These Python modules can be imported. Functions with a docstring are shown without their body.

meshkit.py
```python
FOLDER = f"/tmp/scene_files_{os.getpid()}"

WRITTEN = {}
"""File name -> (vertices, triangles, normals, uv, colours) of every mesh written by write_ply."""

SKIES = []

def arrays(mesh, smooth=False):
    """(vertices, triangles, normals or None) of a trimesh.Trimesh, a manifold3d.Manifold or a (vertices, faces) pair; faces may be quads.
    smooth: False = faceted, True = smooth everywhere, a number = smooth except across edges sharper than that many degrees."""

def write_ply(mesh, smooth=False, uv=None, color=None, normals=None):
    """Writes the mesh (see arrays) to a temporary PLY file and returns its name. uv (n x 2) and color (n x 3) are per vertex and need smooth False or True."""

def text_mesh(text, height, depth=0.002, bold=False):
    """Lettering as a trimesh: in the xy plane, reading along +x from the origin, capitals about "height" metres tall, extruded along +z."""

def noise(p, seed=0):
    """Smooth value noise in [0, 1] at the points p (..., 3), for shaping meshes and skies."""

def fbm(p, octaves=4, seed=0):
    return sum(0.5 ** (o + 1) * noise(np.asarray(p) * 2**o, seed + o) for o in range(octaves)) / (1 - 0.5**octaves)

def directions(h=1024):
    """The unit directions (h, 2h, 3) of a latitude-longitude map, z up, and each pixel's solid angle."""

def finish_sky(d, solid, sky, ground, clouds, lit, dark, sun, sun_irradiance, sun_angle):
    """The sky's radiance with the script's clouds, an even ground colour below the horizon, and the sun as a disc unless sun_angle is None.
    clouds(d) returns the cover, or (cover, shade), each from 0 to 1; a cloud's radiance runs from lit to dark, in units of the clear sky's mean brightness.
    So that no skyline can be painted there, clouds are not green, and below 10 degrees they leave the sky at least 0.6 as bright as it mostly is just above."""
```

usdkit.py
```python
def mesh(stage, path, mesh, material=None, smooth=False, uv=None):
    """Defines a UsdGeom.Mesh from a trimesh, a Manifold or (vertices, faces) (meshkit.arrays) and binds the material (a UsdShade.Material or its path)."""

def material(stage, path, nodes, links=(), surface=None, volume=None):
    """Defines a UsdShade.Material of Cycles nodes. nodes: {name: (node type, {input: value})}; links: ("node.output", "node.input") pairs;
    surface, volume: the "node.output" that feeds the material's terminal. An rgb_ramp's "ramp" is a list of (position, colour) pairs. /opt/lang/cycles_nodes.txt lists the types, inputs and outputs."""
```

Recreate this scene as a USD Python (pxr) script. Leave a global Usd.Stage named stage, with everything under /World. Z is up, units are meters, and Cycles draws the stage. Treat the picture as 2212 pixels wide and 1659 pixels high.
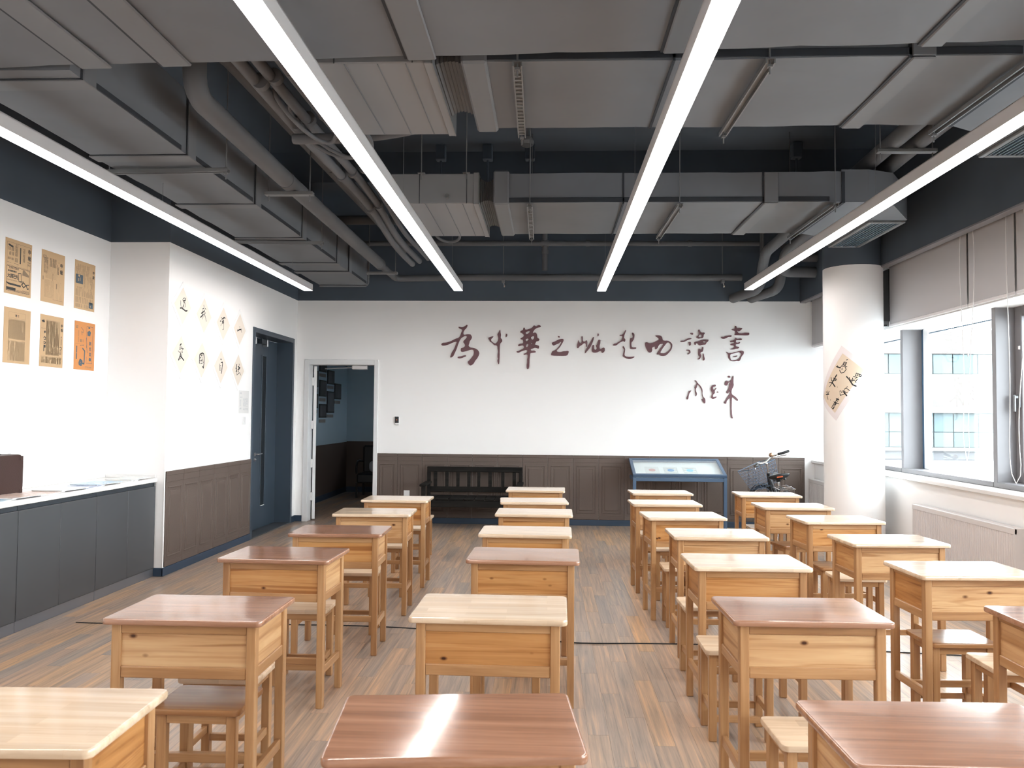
import math, random, json, re, numpy as np, trimesh, usdkit
from scipy.spatial import ConvexHull
from shapely.geometry import Polygon, LineString, box as sbox
from shapely import union_all
from pxr import Usd, UsdGeom, UsdLux, UsdShade, Gf, Sdf

stage = Usd.Stage.CreateInMemory()
UsdGeom.SetStageUpAxis(stage, UsdGeom.Tokens.z)
UsdGeom.SetStageMetersPerUnit(stage, 1.0)
UsdGeom.Xform.Define(stage, '/World')
rng = random.Random(7)

# ---------------------------------------------------------------- camera, sky, exposure
cam = UsdGeom.Camera.Define(stage, '/World/camera')
R_ = [[0.99894917, 0.04510506, 0.00812992], [-0.00639267, -0.03852700, 0.99923711], [0.04538387, -0.99823905, -0.03819818]]
cam.AddTransformOp().Set(Gf.Matrix4d(*R_[0], 0, *R_[1], 0, *R_[2], 0, 0, 0, 1.52819, 1))
cam.CreateHorizontalApertureAttr(36.0)
cam.CreateVerticalApertureAttr(27.0)
cam.CreateFocalLengthAttr(28.2212)
cam.CreateClippingRangeAttr(Gf.Vec2f(0.05, 500))
cam.CreateFStopAttr(7.0)
cam.CreateFocusDistanceAttr(7.0)
cam.CreateExposureAttr(2.25)
sky = UsdLux.DomeLight.Define(stage, '/World/sky')
sky.CreateIntensityAttr(1.2)
sky.CreateColorAttr(Gf.Vec3f(0.88, 0.95, 1.0))
LAMP = 6.0                      # radiance of the lamps' diffusers

# ---------------------------------------------------------------- materials
M = {}
def mat(name, nodes, links=(), surface='p.BSDF'):
    M[name] = usdkit.material(stage, '/World/Looks/' + name, nodes, links, surface=surface)

def plain(name, c, rough=0.6, metal=0.0, bump=0.0, scale=60, vary=0.0, ior=1.5):
    """A painted or moulded surface: one colour, slight mottling, fine relief."""
    nodes = {'g': ('geometry', {}), 'p': ('principled_bsdf', {'base_color': c, 'roughness': rough, 'metallic': metal, 'ior': ior})}
    links = []
    if vary:
        nodes['n'] = ('noise_texture', {'scale': 1.7, 'detail': 4.0})
        nodes['r'] = ('rgb_ramp', {'ramp': [(0.3, tuple(v * (1 - vary) for v in c)), (0.7, tuple(min(1, v * (1 + vary)) for v in c))]})
        links += [('g.position', 'n.vector'), ('n.fac', 'r.fac'), ('r.color', 'p.base_color')]
    if bump:
        nodes['bn'] = ('noise_texture', {'scale': float(scale), 'detail': 3.0})
        nodes['b'] = ('bump', {'strength': bump, 'distance': 0.004})
        links += [('g.position', 'bn.vector'), ('bn.fac', 'b.height'), ('b.normal', 'p.normal')]
    mat(name, nodes, links)

def wood(name, stretch, c, rough=0.22, knots=False, boards=None, coat=0.0, band=False, ior=1.5):
    """Varnished wood: grain drawn out along one axis, broad colour bands, knots, glued boards. c: dark, mid, light."""
    nodes = {'g': ('geometry', {}),
             'm': ('mapping', {'scale': stretch}),
             'n': ('noise_texture', {'scale': 1.0, 'detail': 5.0, 'roughness': 0.62, 'distortion': 0.6}),
             'm2': ('mapping', {'scale': tuple(v * 0.22 for v in stretch), 'location': (3.1, 1.7, 5.3)}),
             'n2': ('noise_texture', {'scale': 1.0, 'detail': 2.0, 'distortion': 0.8}),
             'add': ('math', {'math_type': 'multiply_add', 'value2': 0.55}),
             'sc': ('math', {'math_type': 'multiply', 'value2': 0.45}),
             'r': ('rgb_ramp', {'ramp': [(0.33, c[0]), (0.5, c[1]), (0.66, c[2])]}),
             'b': ('bump', {'strength': 0.06, 'distance': 0.002}),
             'p': ('principled_bsdf', {'roughness': rough, 'ior': ior, 'coat_weight': coat, 'coat_roughness': 0.08})}
    links = [('g.position', 'm.vector'), ('m.vector', 'n.vector'), ('g.position', 'm2.vector'), ('m2.vector', 'n2.vector'),
             ('n2.fac', 'sc.value1'), ('n.fac', 'add.value1'), ('sc.value', 'add.value3'), ('add.value', 'r.fac'),
             ('n.fac', 'b.height'), ('b.normal', 'p.normal')]
    out = 'r.color'
    if band:                                  # the darker growth bands of plain-sawn softwood
        nodes['m3'] = ('mapping', {'scale': tuple(v * (0.45 if v < 5 else 1.1) for v in stretch), 'location': (1.3, 8.7, 2.9)})
        nodes['n3'] = ('noise_texture', {'scale': 1.0, 'detail': 1.5, 'distortion': 1.1})
        nodes['r3'] = ('rgb_ramp', {'ramp': [(0.34, (0.62, 0.50, 0.40)), (0.43, (1.0, 1.0, 1.0)), (0.60, (1.06, 1.08, 1.1)), (0.66, (0.80, 0.70, 0.60)), (0.72, (1.0, 1.0, 1.0))]})
        nodes['x3'] = ('mix', {'mix_type': 'multiply', 'fac': 0.85})
        links += [('g.position', 'm3.vector'), ('m3.vector', 'n3.vector'), ('n3.fac', 'r3.fac'), (out, 'x3.color1'), ('r3.color', 'x3.color2')]
        out = 'x3.color'
    if boards:
        nodes['bk'] = ('brick_texture', {'color1': (0.72, 0.72, 0.72), 'color2': (1.0, 1.0, 1.0), 'mortar': (0.7, 0.66, 0.6), 'scale': 1.0, 'mortar_size': 0.0004, 'brick_width': boards[0], 'row_height': boards[1], 'bias': 0.0})
        nodes['mx'] = ('mix', {'mix_type': 'multiply', 'fac': 0.55})
        links += [('g.position', 'bk.vector'), (out, 'mx.color1'), ('bk.color', 'mx.color2')]
        out = 'mx.color'
    if knots:
        nodes['km'] = ('mapping', {'scale': knots})
        nodes['kv'] = ('voronoi_texture', {'scale': 1.0, 'randomness': 1.0})
        nodes['kr'] = ('rgb_ramp', {'ramp': [(0.05, (0.10, 0.042, 0.016)), (0.085, (0.5, 0.42, 0.36)), (0.14, (1, 1, 1))]})
        nodes['kx'] = ('mix', {'mix_type': 'multiply', 'fac': 1.0})
        links += [('g.position', 'km.vector'), ('km.vector', 'kv.vector'), ('kv.distance', 'kr.fac'), (out, 'kx.color1'), ('kr.color', 'kx.color2')]
        out = 'kx.color'
    links.append((out, 'p.base_color'))
    mat(name, nodes, links)

GX, GY, GZ = (1.6, 34, 34), (34, 1.6, 34), (30, 30, 1.6)
PALE = ((0.40, 0.21, 0.095), (0.53, 0.31, 0.15), (0.64, 0.42, 0.225))
HONEY = ((0.30, 0.125, 0.035), (0.46, 0.215, 0.072), (0.56, 0.31, 0.125))
TAWNY = ((0.27, 0.125, 0.05), (0.40, 0.21, 0.092), (0.50, 0.295, 0.145))
RED = ((0.21, 0.098, 0.055), (0.315, 0.155, 0.092), (0.40, 0.215, 0.135))
LIGHT = ((0.55, 0.39, 0.255), (0.68, 0.51, 0.36), (0.77, 0.62, 0.47))
wood('top_pale', (1.6, 46, 46), LIGHT, 0.16, boards=(0.31, 0.052), coat=0.5)
wood('top_red', (1.6, 46, 46), RED, 0.15, coat=0.5)
wood('board_honey', (1.3, 22, 22), HONEY, 0.3, knots=(8.0, 9.0, 14.0), band=True)
wood('board_pale', (1.3, 22, 22), PALE, 0.3, knots=(7.0, 9.0, 12.0), band=True)
wood('side_honey', (22, 1.3, 22), HONEY, 0.3, knots=(9.0, 7.0, 13.0), band=True)
wood('side_pale', (22, 1.3, 22), PALE, 0.3, band=True)
wood('rail_x', GX, TAWNY, 0.3)
wood('rail_y', GY, TAWNY, 0.3)
wood('post_z', GZ, TAWNY, 0.3)
wood('seat_pale', (1.6, 46, 46), LIGHT, 0.22, boards=(0.3, 0.06))
wood('seat_brown', (1.6, 46, 46), tuple(tuple(v * s for v, s in zip(c, (0.8, 0.72, 0.66))) for c in TAWNY), 0.22)
wood('dark_bench', (2, 30, 30), ((0.006, 0.006, 0.006), (0.014, 0.013, 0.012), (0.022, 0.019, 0.017)), 0.85, ior=1.2)

plain('wall_white', (0.87, 0.855, 0.845), 0.75, bump=0.05, scale=90)
plain('paint_dark', (0.066, 0.086, 0.112), 0.7, bump=0.08, scale=40, vary=0.08)
plain('duct_cloth', (0.155, 0.166, 0.185), 0.75, bump=0.25, scale=14, vary=0.07)
plain('duct_trim', (0.165, 0.172, 0.186), 0.7, bump=0.2, scale=18)
plain('duct_edge', (0.03, 0.036, 0.045), 0.8)
plain('unit_steel', (0.225, 0.226, 0.235), 0.5, vary=0.03)
plain('pipe_wrap', (0.115, 0.118, 0.125), 0.7, bump=0.2, scale=22, vary=0.08)
plain('strut_steel', (0.20, 0.205, 0.21), 0.45, metal=0.3)
plain('white_metal', (0.72, 0.715, 0.715), 0.35)
plain('frame_grey', (0.205, 0.195, 0.205), 0.4)
plain('seal_blue', (0.03, 0.075, 0.13), 0.5)
plain('blind_cloth', (0.45, 0.435, 0.44), 0.85, bump=0.05, scale=200)
plain('blind_bar', (0.62, 0.59, 0.59), 0.5)
plain('cord_white', (0.75, 0.74, 0.73), 0.6)
plain('door_blue', (0.042, 0.060, 0.083), 0.42, vary=0.03)
plain('steel', (0.62, 0.62, 0.63), 0.22, metal=1.0)
plain('chrome', (0.75, 0.75, 0.76), 0.12, metal=1.0)
plain('glass_dark', (0.012, 0.016, 0.020), 0.1)
plain('skirting_blue', (0.028, 0.050, 0.085), 0.45)
plain('panel_brown', (0.108, 0.078, 0.064), 0.62, bump=0.5, scale=260, vary=0.05)
plain('cabinet_grey', (0.062, 0.066, 0.072), 0.42, vary=0.03)
plain('cabinet_dark', (0.026, 0.034, 0.044), 0.5)
plain('kick_grey', (0.20, 0.21, 0.235), 0.28, metal=0.5)
plain('counter_white', (0.78, 0.765, 0.75), 0.25)
plain('radiator_white', (0.66, 0.63, 0.62), 0.4)
plain('ink', (0.006, 0.005, 0.006), 0.6)
plain('letter_maroon', (0.135, 0.052, 0.063), 0.4)
plain('paper_white', (0.83, 0.82, 0.81), 0.7)
plain('paper_cream', (0.68, 0.55, 0.42), 0.75)
plain('paper_ivory', (0.74, 0.66, 0.575), 0.75)
plain('news_tan', (0.56, 0.375, 0.21), 0.8, vary=0.05)
plain('news_orange', (0.60, 0.25, 0.085), 0.8, vary=0.05)
plain('print_dark', (0.050, 0.048, 0.044), 0.8)
plain('print_mid', (0.25, 0.18, 0.115), 0.8)
plain('print_soft', (0.50, 0.345, 0.20), 0.8, vary=0.18)
plain('print_light', (0.37, 0.26, 0.155), 0.8)
plain('print_faint', (0.55, 0.55, 0.56), 0.7)
plain('wall_daylight_tint', (0.46, 0.60, 0.70), 0.8)  # white wall with the blue of daylight put into its colour
plain('print_blue', (0.085, 0.115, 0.14), 0.8)
plain('leather', (0.042, 0.017, 0.013), 0.42, bump=0.15, scale=120, vary=0.2)
plain('black_plastic', (0.008, 0.009, 0.011), 0.4)
plain('navy_metal', (0.060, 0.105, 0.175), 0.4)
plain('red_print', (0.62, 0.28, 0.27), 0.7)
plain('blue_print', (0.10, 0.30, 0.60), 0.7)
plain('cyan_print', (0.16, 0.55, 0.75), 0.7)
plain('pink_tint', (0.76, 0.695, 0.69), 0.7)
plain('amber', (0.6, 0.12, 0.04), 0.3)
plain('brass', (0.35, 0.22, 0.14), 0.3, metal=0.8)
plain('rubber', (0.012, 0.012, 0.013), 0.6)
plain('cushion_pale', (0.42, 0.45, 0.50), 0.8)
plain('photo_grey', (0.12, 0.12, 0.125), 0.4, vary=0.6)
plain('caption_grey', (0.28, 0.27, 0.26), 0.7)
plain('far_brick', (0.105, 0.092, 0.085), 0.85)
plain('far_white', (0.125, 0.125, 0.125), 0.7)
plain('far_grey', (0.085, 0.085, 0.09), 0.7)
plain('far_glass', (0.068, 0.095, 0.098), 0.6)
plain('far_glass_dim', (0.052, 0.082, 0.09), 0.6)
plain('far_deck', (0.26, 0.26, 0.26), 0.8)
plain('grille_blue', (0.12, 0.17, 0.22), 0.5)
plain('underlay', (0.04, 0.034, 0.03), 0.8)
mat('lamp_glow', {'e': ('emission', {'color': (1.0, 0.955, 0.925), 'strength': LAMP})}, surface='e.emission')
mat('lamp_side', {'p': ('principled_bsdf', {'base_color': (0.62, 0.60, 0.60), 'roughness': 0.4})})
mat('pane_glass', {'f': ('layer_weight', {'blend': 0.5}), 'pw': ('math', {'math_type': 'power', 'value2': 4.0}), 'ma': ('math', {'math_type': 'multiply_add', 'value2': 0.7, 'value3': 0.04}), 't': ('transparent_bsdf', {'color': (0.95, 0.975, 0.975)}), 'g': ('glossy_bsdf', {'color': (1, 1, 1), 'roughness': 0.0}), 'x': ('mix_closure', {})},
    [('f.facing', 'pw.value1'), ('pw.value', 'ma.value1'), ('ma.value', 'x.fac'), ('t.BSDF', 'x.closure1'), ('g.BSDF', 'x.closure2')], surface='x.closure')
def magazine_mat(name, ramp, scale):
    mat(name, {'g': ('geometry', {}), 'n': ('noise_texture', {'scale': scale, 'detail': 3.0, 'distortion': 1.2}), 'r': ('rgb_ramp', {'ramp': ramp}), 'p': ('principled_bsdf', {'roughness': 0.3})},
        [('g.position', 'n.vector'), ('n.fac', 'r.fac'), ('r.color', 'p.base_color')])
magazine_mat('cover_blue', [(0.3, (0.75, 0.78, 0.8)), (0.45, (0.20, 0.42, 0.62)), (0.6, (0.55, 0.66, 0.72)), (0.7, (0.75, 0.72, 0.68))], 11.0)
magazine_mat('cover_peach', [(0.3, (0.72, 0.66, 0.64)), (0.45, (0.60, 0.38, 0.30)), (0.6, (0.74, 0.62, 0.55)), (0.7, (0.50, 0.45, 0.5))], 13.0)
magazine_mat('cover_navy', [(0.35, (0.62, 0.66, 0.75)), (0.5, (0.12, 0.20, 0.42)), (0.65, (0.30, 0.38, 0.58))], 12.0)
magazine_mat('cover_pale', [(0.35, (0.75, 0.75, 0.75)), (0.5, (0.62, 0.68, 0.70)), (0.65, (0.78, 0.72, 0.64))], 14.0)

# floor planks: the printed tone of each plank follows the same grid as the plank meshes
PW, PL, PSTEP = 0.1, 0.92, 0.3719
def floor_mat():
    nodes = {'g': ('geometry', {}), 's': ('separate_xyz', {}),
             'row': ('math', {'math_type': 'divide', 'value2': PW}), 'rowf': ('math', {'math_type': 'floor'}),
             'o1': ('math', {'math_type': 'multiply', 'value2': PSTEP}), 'o2': ('math', {'math_type': 'fraction'}), 'o3': ('math', {'math_type': 'multiply', 'value2': PL}),
             'ya': ('math', {'math_type': 'add'}), 'col': ('math', {'math_type': 'divide', 'value2': PL}), 'colf': ('math', {'math_type': 'floor'}),
             'cx': ('combine_xyz', {}), 'w': ('white_noise_texture', {'dimensions': '3D'}),
             'wr': ('rgb_ramp', {'ramp': [(0.0, (0.40, 0.29, 0.22)), (0.22, (0.32, 0.265, 0.225)), (0.45, (0.43, 0.30, 0.21)), (0.68, (0.35, 0.28, 0.23)), (0.86, (0.47, 0.31, 0.19)), (1.0, (0.31, 0.255, 0.22))]}),
             'm': ('mapping', {'scale': (46, 1.5, 1.0)}), 'off': ('vector_math', {'math_type': 'multiply_add', 'vector2': (7.0, 9.0, 5.0)}),
             'n': ('noise_texture', {'scale': 1.0, 'detail': 5.0, 'roughness': 0.65, 'distortion': 0.5}),
             'nr': ('rgb_ramp', {'ramp': [(0.3, (0.52, 0.56, 0.62)), (0.45, (0.86, 0.86, 0.88)), (0.55, (1.06, 1.0, 0.96)), (0.68, (1.45, 1.22, 1.0))]}),
             'mx': ('mix', {'mix_type': 'multiply', 'fac': 0.9}), 'b': ('bump', {'strength': 0.08, 'distance': 0.002}),
             'p': ('principled_bsdf', {'roughness': 0.28, 'ior': 1.5})}
    links = [('g.position', 's.vector'), ('s.x', 'row.value1'), ('row.value', 'rowf.value1'), ('rowf.value', 'o1.value1'), ('o1.value', 'o2.value1'), ('o2.value', 'o3.value1'),
             ('s.y', 'ya.value1'), ('o3.value', 'ya.value2'), ('ya.value', 'col.value1'), ('col.value', 'colf.value1'),
             ('rowf.value', 'cx.x'), ('colf.value', 'cx.y'), ('cx.vector', 'w.vector'), ('w.value', 'wr.fac'),
             ('g.position', 'm.vector'), ('w.color', 'off.vector1'), ('m.vector', 'off.vector3'), ('off.vector', 'n.vector'), ('n.fac', 'nr.fac'),
             ('wr.color', 'mx.color1'), ('nr.color', 'mx.color2'), ('mx.color', 'p.base_color'), ('n.fac', 'b.height'), ('b.normal', 'p.normal')]
    mat('floor_vinyl', nodes, links)
floor_mat()

# ---------------------------------------------------------------- mesh helpers
class MB:
    """Collects solids; every set is given in the thing's own coordinates."""
    def __init__(self): self.v, self.f, self.n = [], [], 0
    def add(self, v, f):
        v = np.asarray(v, float); self.v.append(v); self.f.append(np.asarray(f, int) + self.n); self.n += len(v); return self
    def tm(self, m): return self.add(m.vertices, m.faces)
    def mesh(self): return np.vstack(self.v), np.vstack(self.f)
    def box(self, x0, x1, y0, y1, z0, z1, c=0.0):
        x0, x1 = sorted((x0, x1)); y0, y1 = sorted((y0, y1)); z0, z1 = sorted((z0, z1))
        if c <= 0:
            v = np.array([(x, y, z) for x in (x0, x1) for y in (y0, y1) for z in (z0, z1)])
            return self.add(v, BOXF)
        v, f = CHAMF
        lo, hi = np.array([x0, y0, z0]), np.array([x1, y1, z1])
        c = min(c, 0.45 * (hi - lo).min())
        s, k = np.sign(v), (np.abs(v) < 1.5).astype(float)     # |v|: 2 = on the face, 1 = set back by c
        return self.add((lo + hi) / 2 + s * ((hi - lo) / 2 - k * c), f)
    def loft(self, rings):
        """Closed rings of the same length, capped by fans (convex outlines)."""
        n = len(rings[0]); v = np.vstack(rings + [rings[0].mean(0)[None], rings[-1].mean(0)[None]]); f = []
        for a in range(len(rings) - 1):
            for i in range(n):
                j = (i + 1) % n
                f += [(a * n + i, a * n + j, (a + 1) * n + j), (a * n + i, (a + 1) * n + j, (a + 1) * n + i)]
        k, t = len(rings) * n, (len(rings) - 1) * n
        f += [(k, (i + 1) % n, i) for i in range(n)] + [(k + 1, t + i, t + (i + 1) % n) for i in range(n)]
        return self.add(v, f)
    def slab(self, w, d, z0, z1, r=0.018, e=0.006, seg=5, cx=0, cy=0):
        def ring(z, inset):
            p = []
            rr = max(r - inset, 0.001)
            for qx, qy, a0 in ((1, 1, 0), (-1, 1, 90), (-1, -1, 180), (1, -1, 270)):
                for k in range(seg + 1):
                    a = math.radians(a0 + 90 * k / seg)
                    p.append((cx + qx * (w / 2 - inset - rr) + rr * math.cos(a), cy + qy * (d / 2 - inset - rr) + rr * math.sin(a), z))
            return np.array(p)
        return self.loft([ring(z0, e), ring(z0 + e * 0.3, e * 0.3), ring(z0 + e, 0), ring(z1 - e, 0), ring(z1 - e * 0.3, e * 0.3), ring(z1, e)])
    def tube(self, pts, r, n=10, cap=True):
        pts = np.asarray(pts, float)
        rs = np.broadcast_to(np.asarray(r, float), (len(pts),))
        t = np.gradient(pts, axis=0); t /= np.linalg.norm(t, axis=1)[:, None] + 1e-12
        up = np.array([0, 0, 1.0]) if abs(t[0][2]) < 0.9 else np.array([1.0, 0, 0])
        u = np.cross(t[0], up); u /= np.linalg.norm(u)
        rings = []
        for p, d, rr in zip(pts, t, rs):
            u = u - d * (u @ d); u /= np.linalg.norm(u); w = np.cross(d, u)
            a = np.arange(n) * 2 * math.pi / n
            rings.append(p + rr * (np.cos(a)[:, None] * u + np.sin(a)[:, None] * w))
        return self.loft(rings)
    def prism(self, poly, z0, z1):
        for g in getattr(poly, 'geoms', [poly]):
            if g.area < 1e-9: continue
            m = trimesh.creation.extrude_polygon(g, z1 - z0, engine='earcut'); m.apply_translation((0, 0, z0)); self.tm(m)
        return self
    def map(self, fn):
        self.v = [np.asarray(fn(v)) for v in self.v]; return self
BOXF = np.array([(0, 1, 3), (0, 3, 2), (4, 6, 7), (4, 7, 5), (0, 4, 5), (0, 5, 1), (2, 3, 7), (2, 7, 6), (0, 2, 6), (0, 6, 4), (1, 5, 7), (1, 7, 3)])
def _chamf():
    v = np.array([p for sx in (-1, 1) for sy in (-1, 1) for sz in (-1, 1) for p in ((2 * sx, sy, sz), (sx, 2 * sy, sz), (sx, sy, 2 * sz))], float)
    h = ConvexHull(v); f = h.simplices.copy()
    for i, (t, e) in enumerate(zip(f, h.equations)):
        if np.dot(np.cross(v[t[1]] - v[t[0]], v[t[2]] - v[t[0]]), e[:3]) < 0: f[i] = t[::-1]
    return v, f
CHAMF = _chamf()
def box(*a): return MB().box(*a)
def curve(pts, n=8):
    """A smooth line through the points."""
    from scipy.interpolate import CubicSpline
    p = np.asarray(pts, float); s = np.r_[0, np.cumsum(np.linalg.norm(np.diff(p, axis=0), axis=1))]
    return CubicSpline(s, p)(np.linspace(0, s[-1], n * (len(p) - 1) + 1))
def bend(pts, r=0.1, n=6):
    """Straight runs with rounded corners."""
    pts = [np.asarray(p, float) for p in pts]; out = [pts[0]]
    for a, b, c in zip(pts, pts[1:], pts[2:]):
        k = min(r, 0.45 * np.linalg.norm(b - a), 0.45 * np.linalg.norm(c - b))
        p, q = b + (a - b) / np.linalg.norm(a - b) * k, b + (c - b) / np.linalg.norm(c - b) * k
        out += [(1 - t) ** 2 * p + 2 * t * (1 - t) * b + t * t * q for t in np.linspace(0, 1, n)]
    return np.array(out + [pts[-1]])

# ---------------------------------------------------------------- prim helpers
taken = {}
def path_for(name, parent):
    base = (str(parent.GetPath()) if parent else '/World') + '/'
    k = taken.get(base + name, 0); taken[base + name] = k + 1
    return base + (name if k == 0 else '%s_%03d' % (name, k))
def tag(o, label=None, cat=None, group=None, kind=None):
    for k, v in (('label', label), ('category', cat), ('group', group), ('kind', kind)):
        if v: o.SetCustomDataByKey(k, v)
    return o
def obj(name, mesh, material, parent=None, smooth=False):
    if isinstance(mesh, MB): mesh = mesh.mesh()
    return usdkit.mesh(stage, path_for(name, parent), mesh, M[material], smooth=smooth).GetPrim()
def thing(name, label, cat, loc=(0, 0, 0), rotz=0.0, group=None, kind=None, rot=None):
    x = UsdGeom.Xform.Define(stage, path_for(name, None))
    x.AddTranslateOp().Set(Gf.Vec3d(*map(float, loc)))
    if rot: x.AddRotateXYZOp().Set(Gf.Vec3f(*rot))
    else: x.AddRotateZOp().Set(float(rotz))
    return tag(x.GetPrim(), label, cat, group, kind)
def place(o, loc, rotz=0.0):
    ops = UsdGeom.Xformable(o).GetOrderedXformOps()
    ops[0].Set(Gf.Vec3d(*map(float, loc))); ops[1].Set(float(rotz))
def copy_of(root, loc, rotz, label):
    was = root.GetCustomData()
    r = thing(re.sub(r'_\d{3}$', '', root.GetName()), label, was['category'], loc, rotz, was.get('group'))
    r.GetReferences().AddInternalReference(root.GetPath()); r.SetInstanceable(True)
    return r
def struct(name, loc=(0, 0, 0)): return thing(name, None, None, loc, kind='structure')
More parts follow.
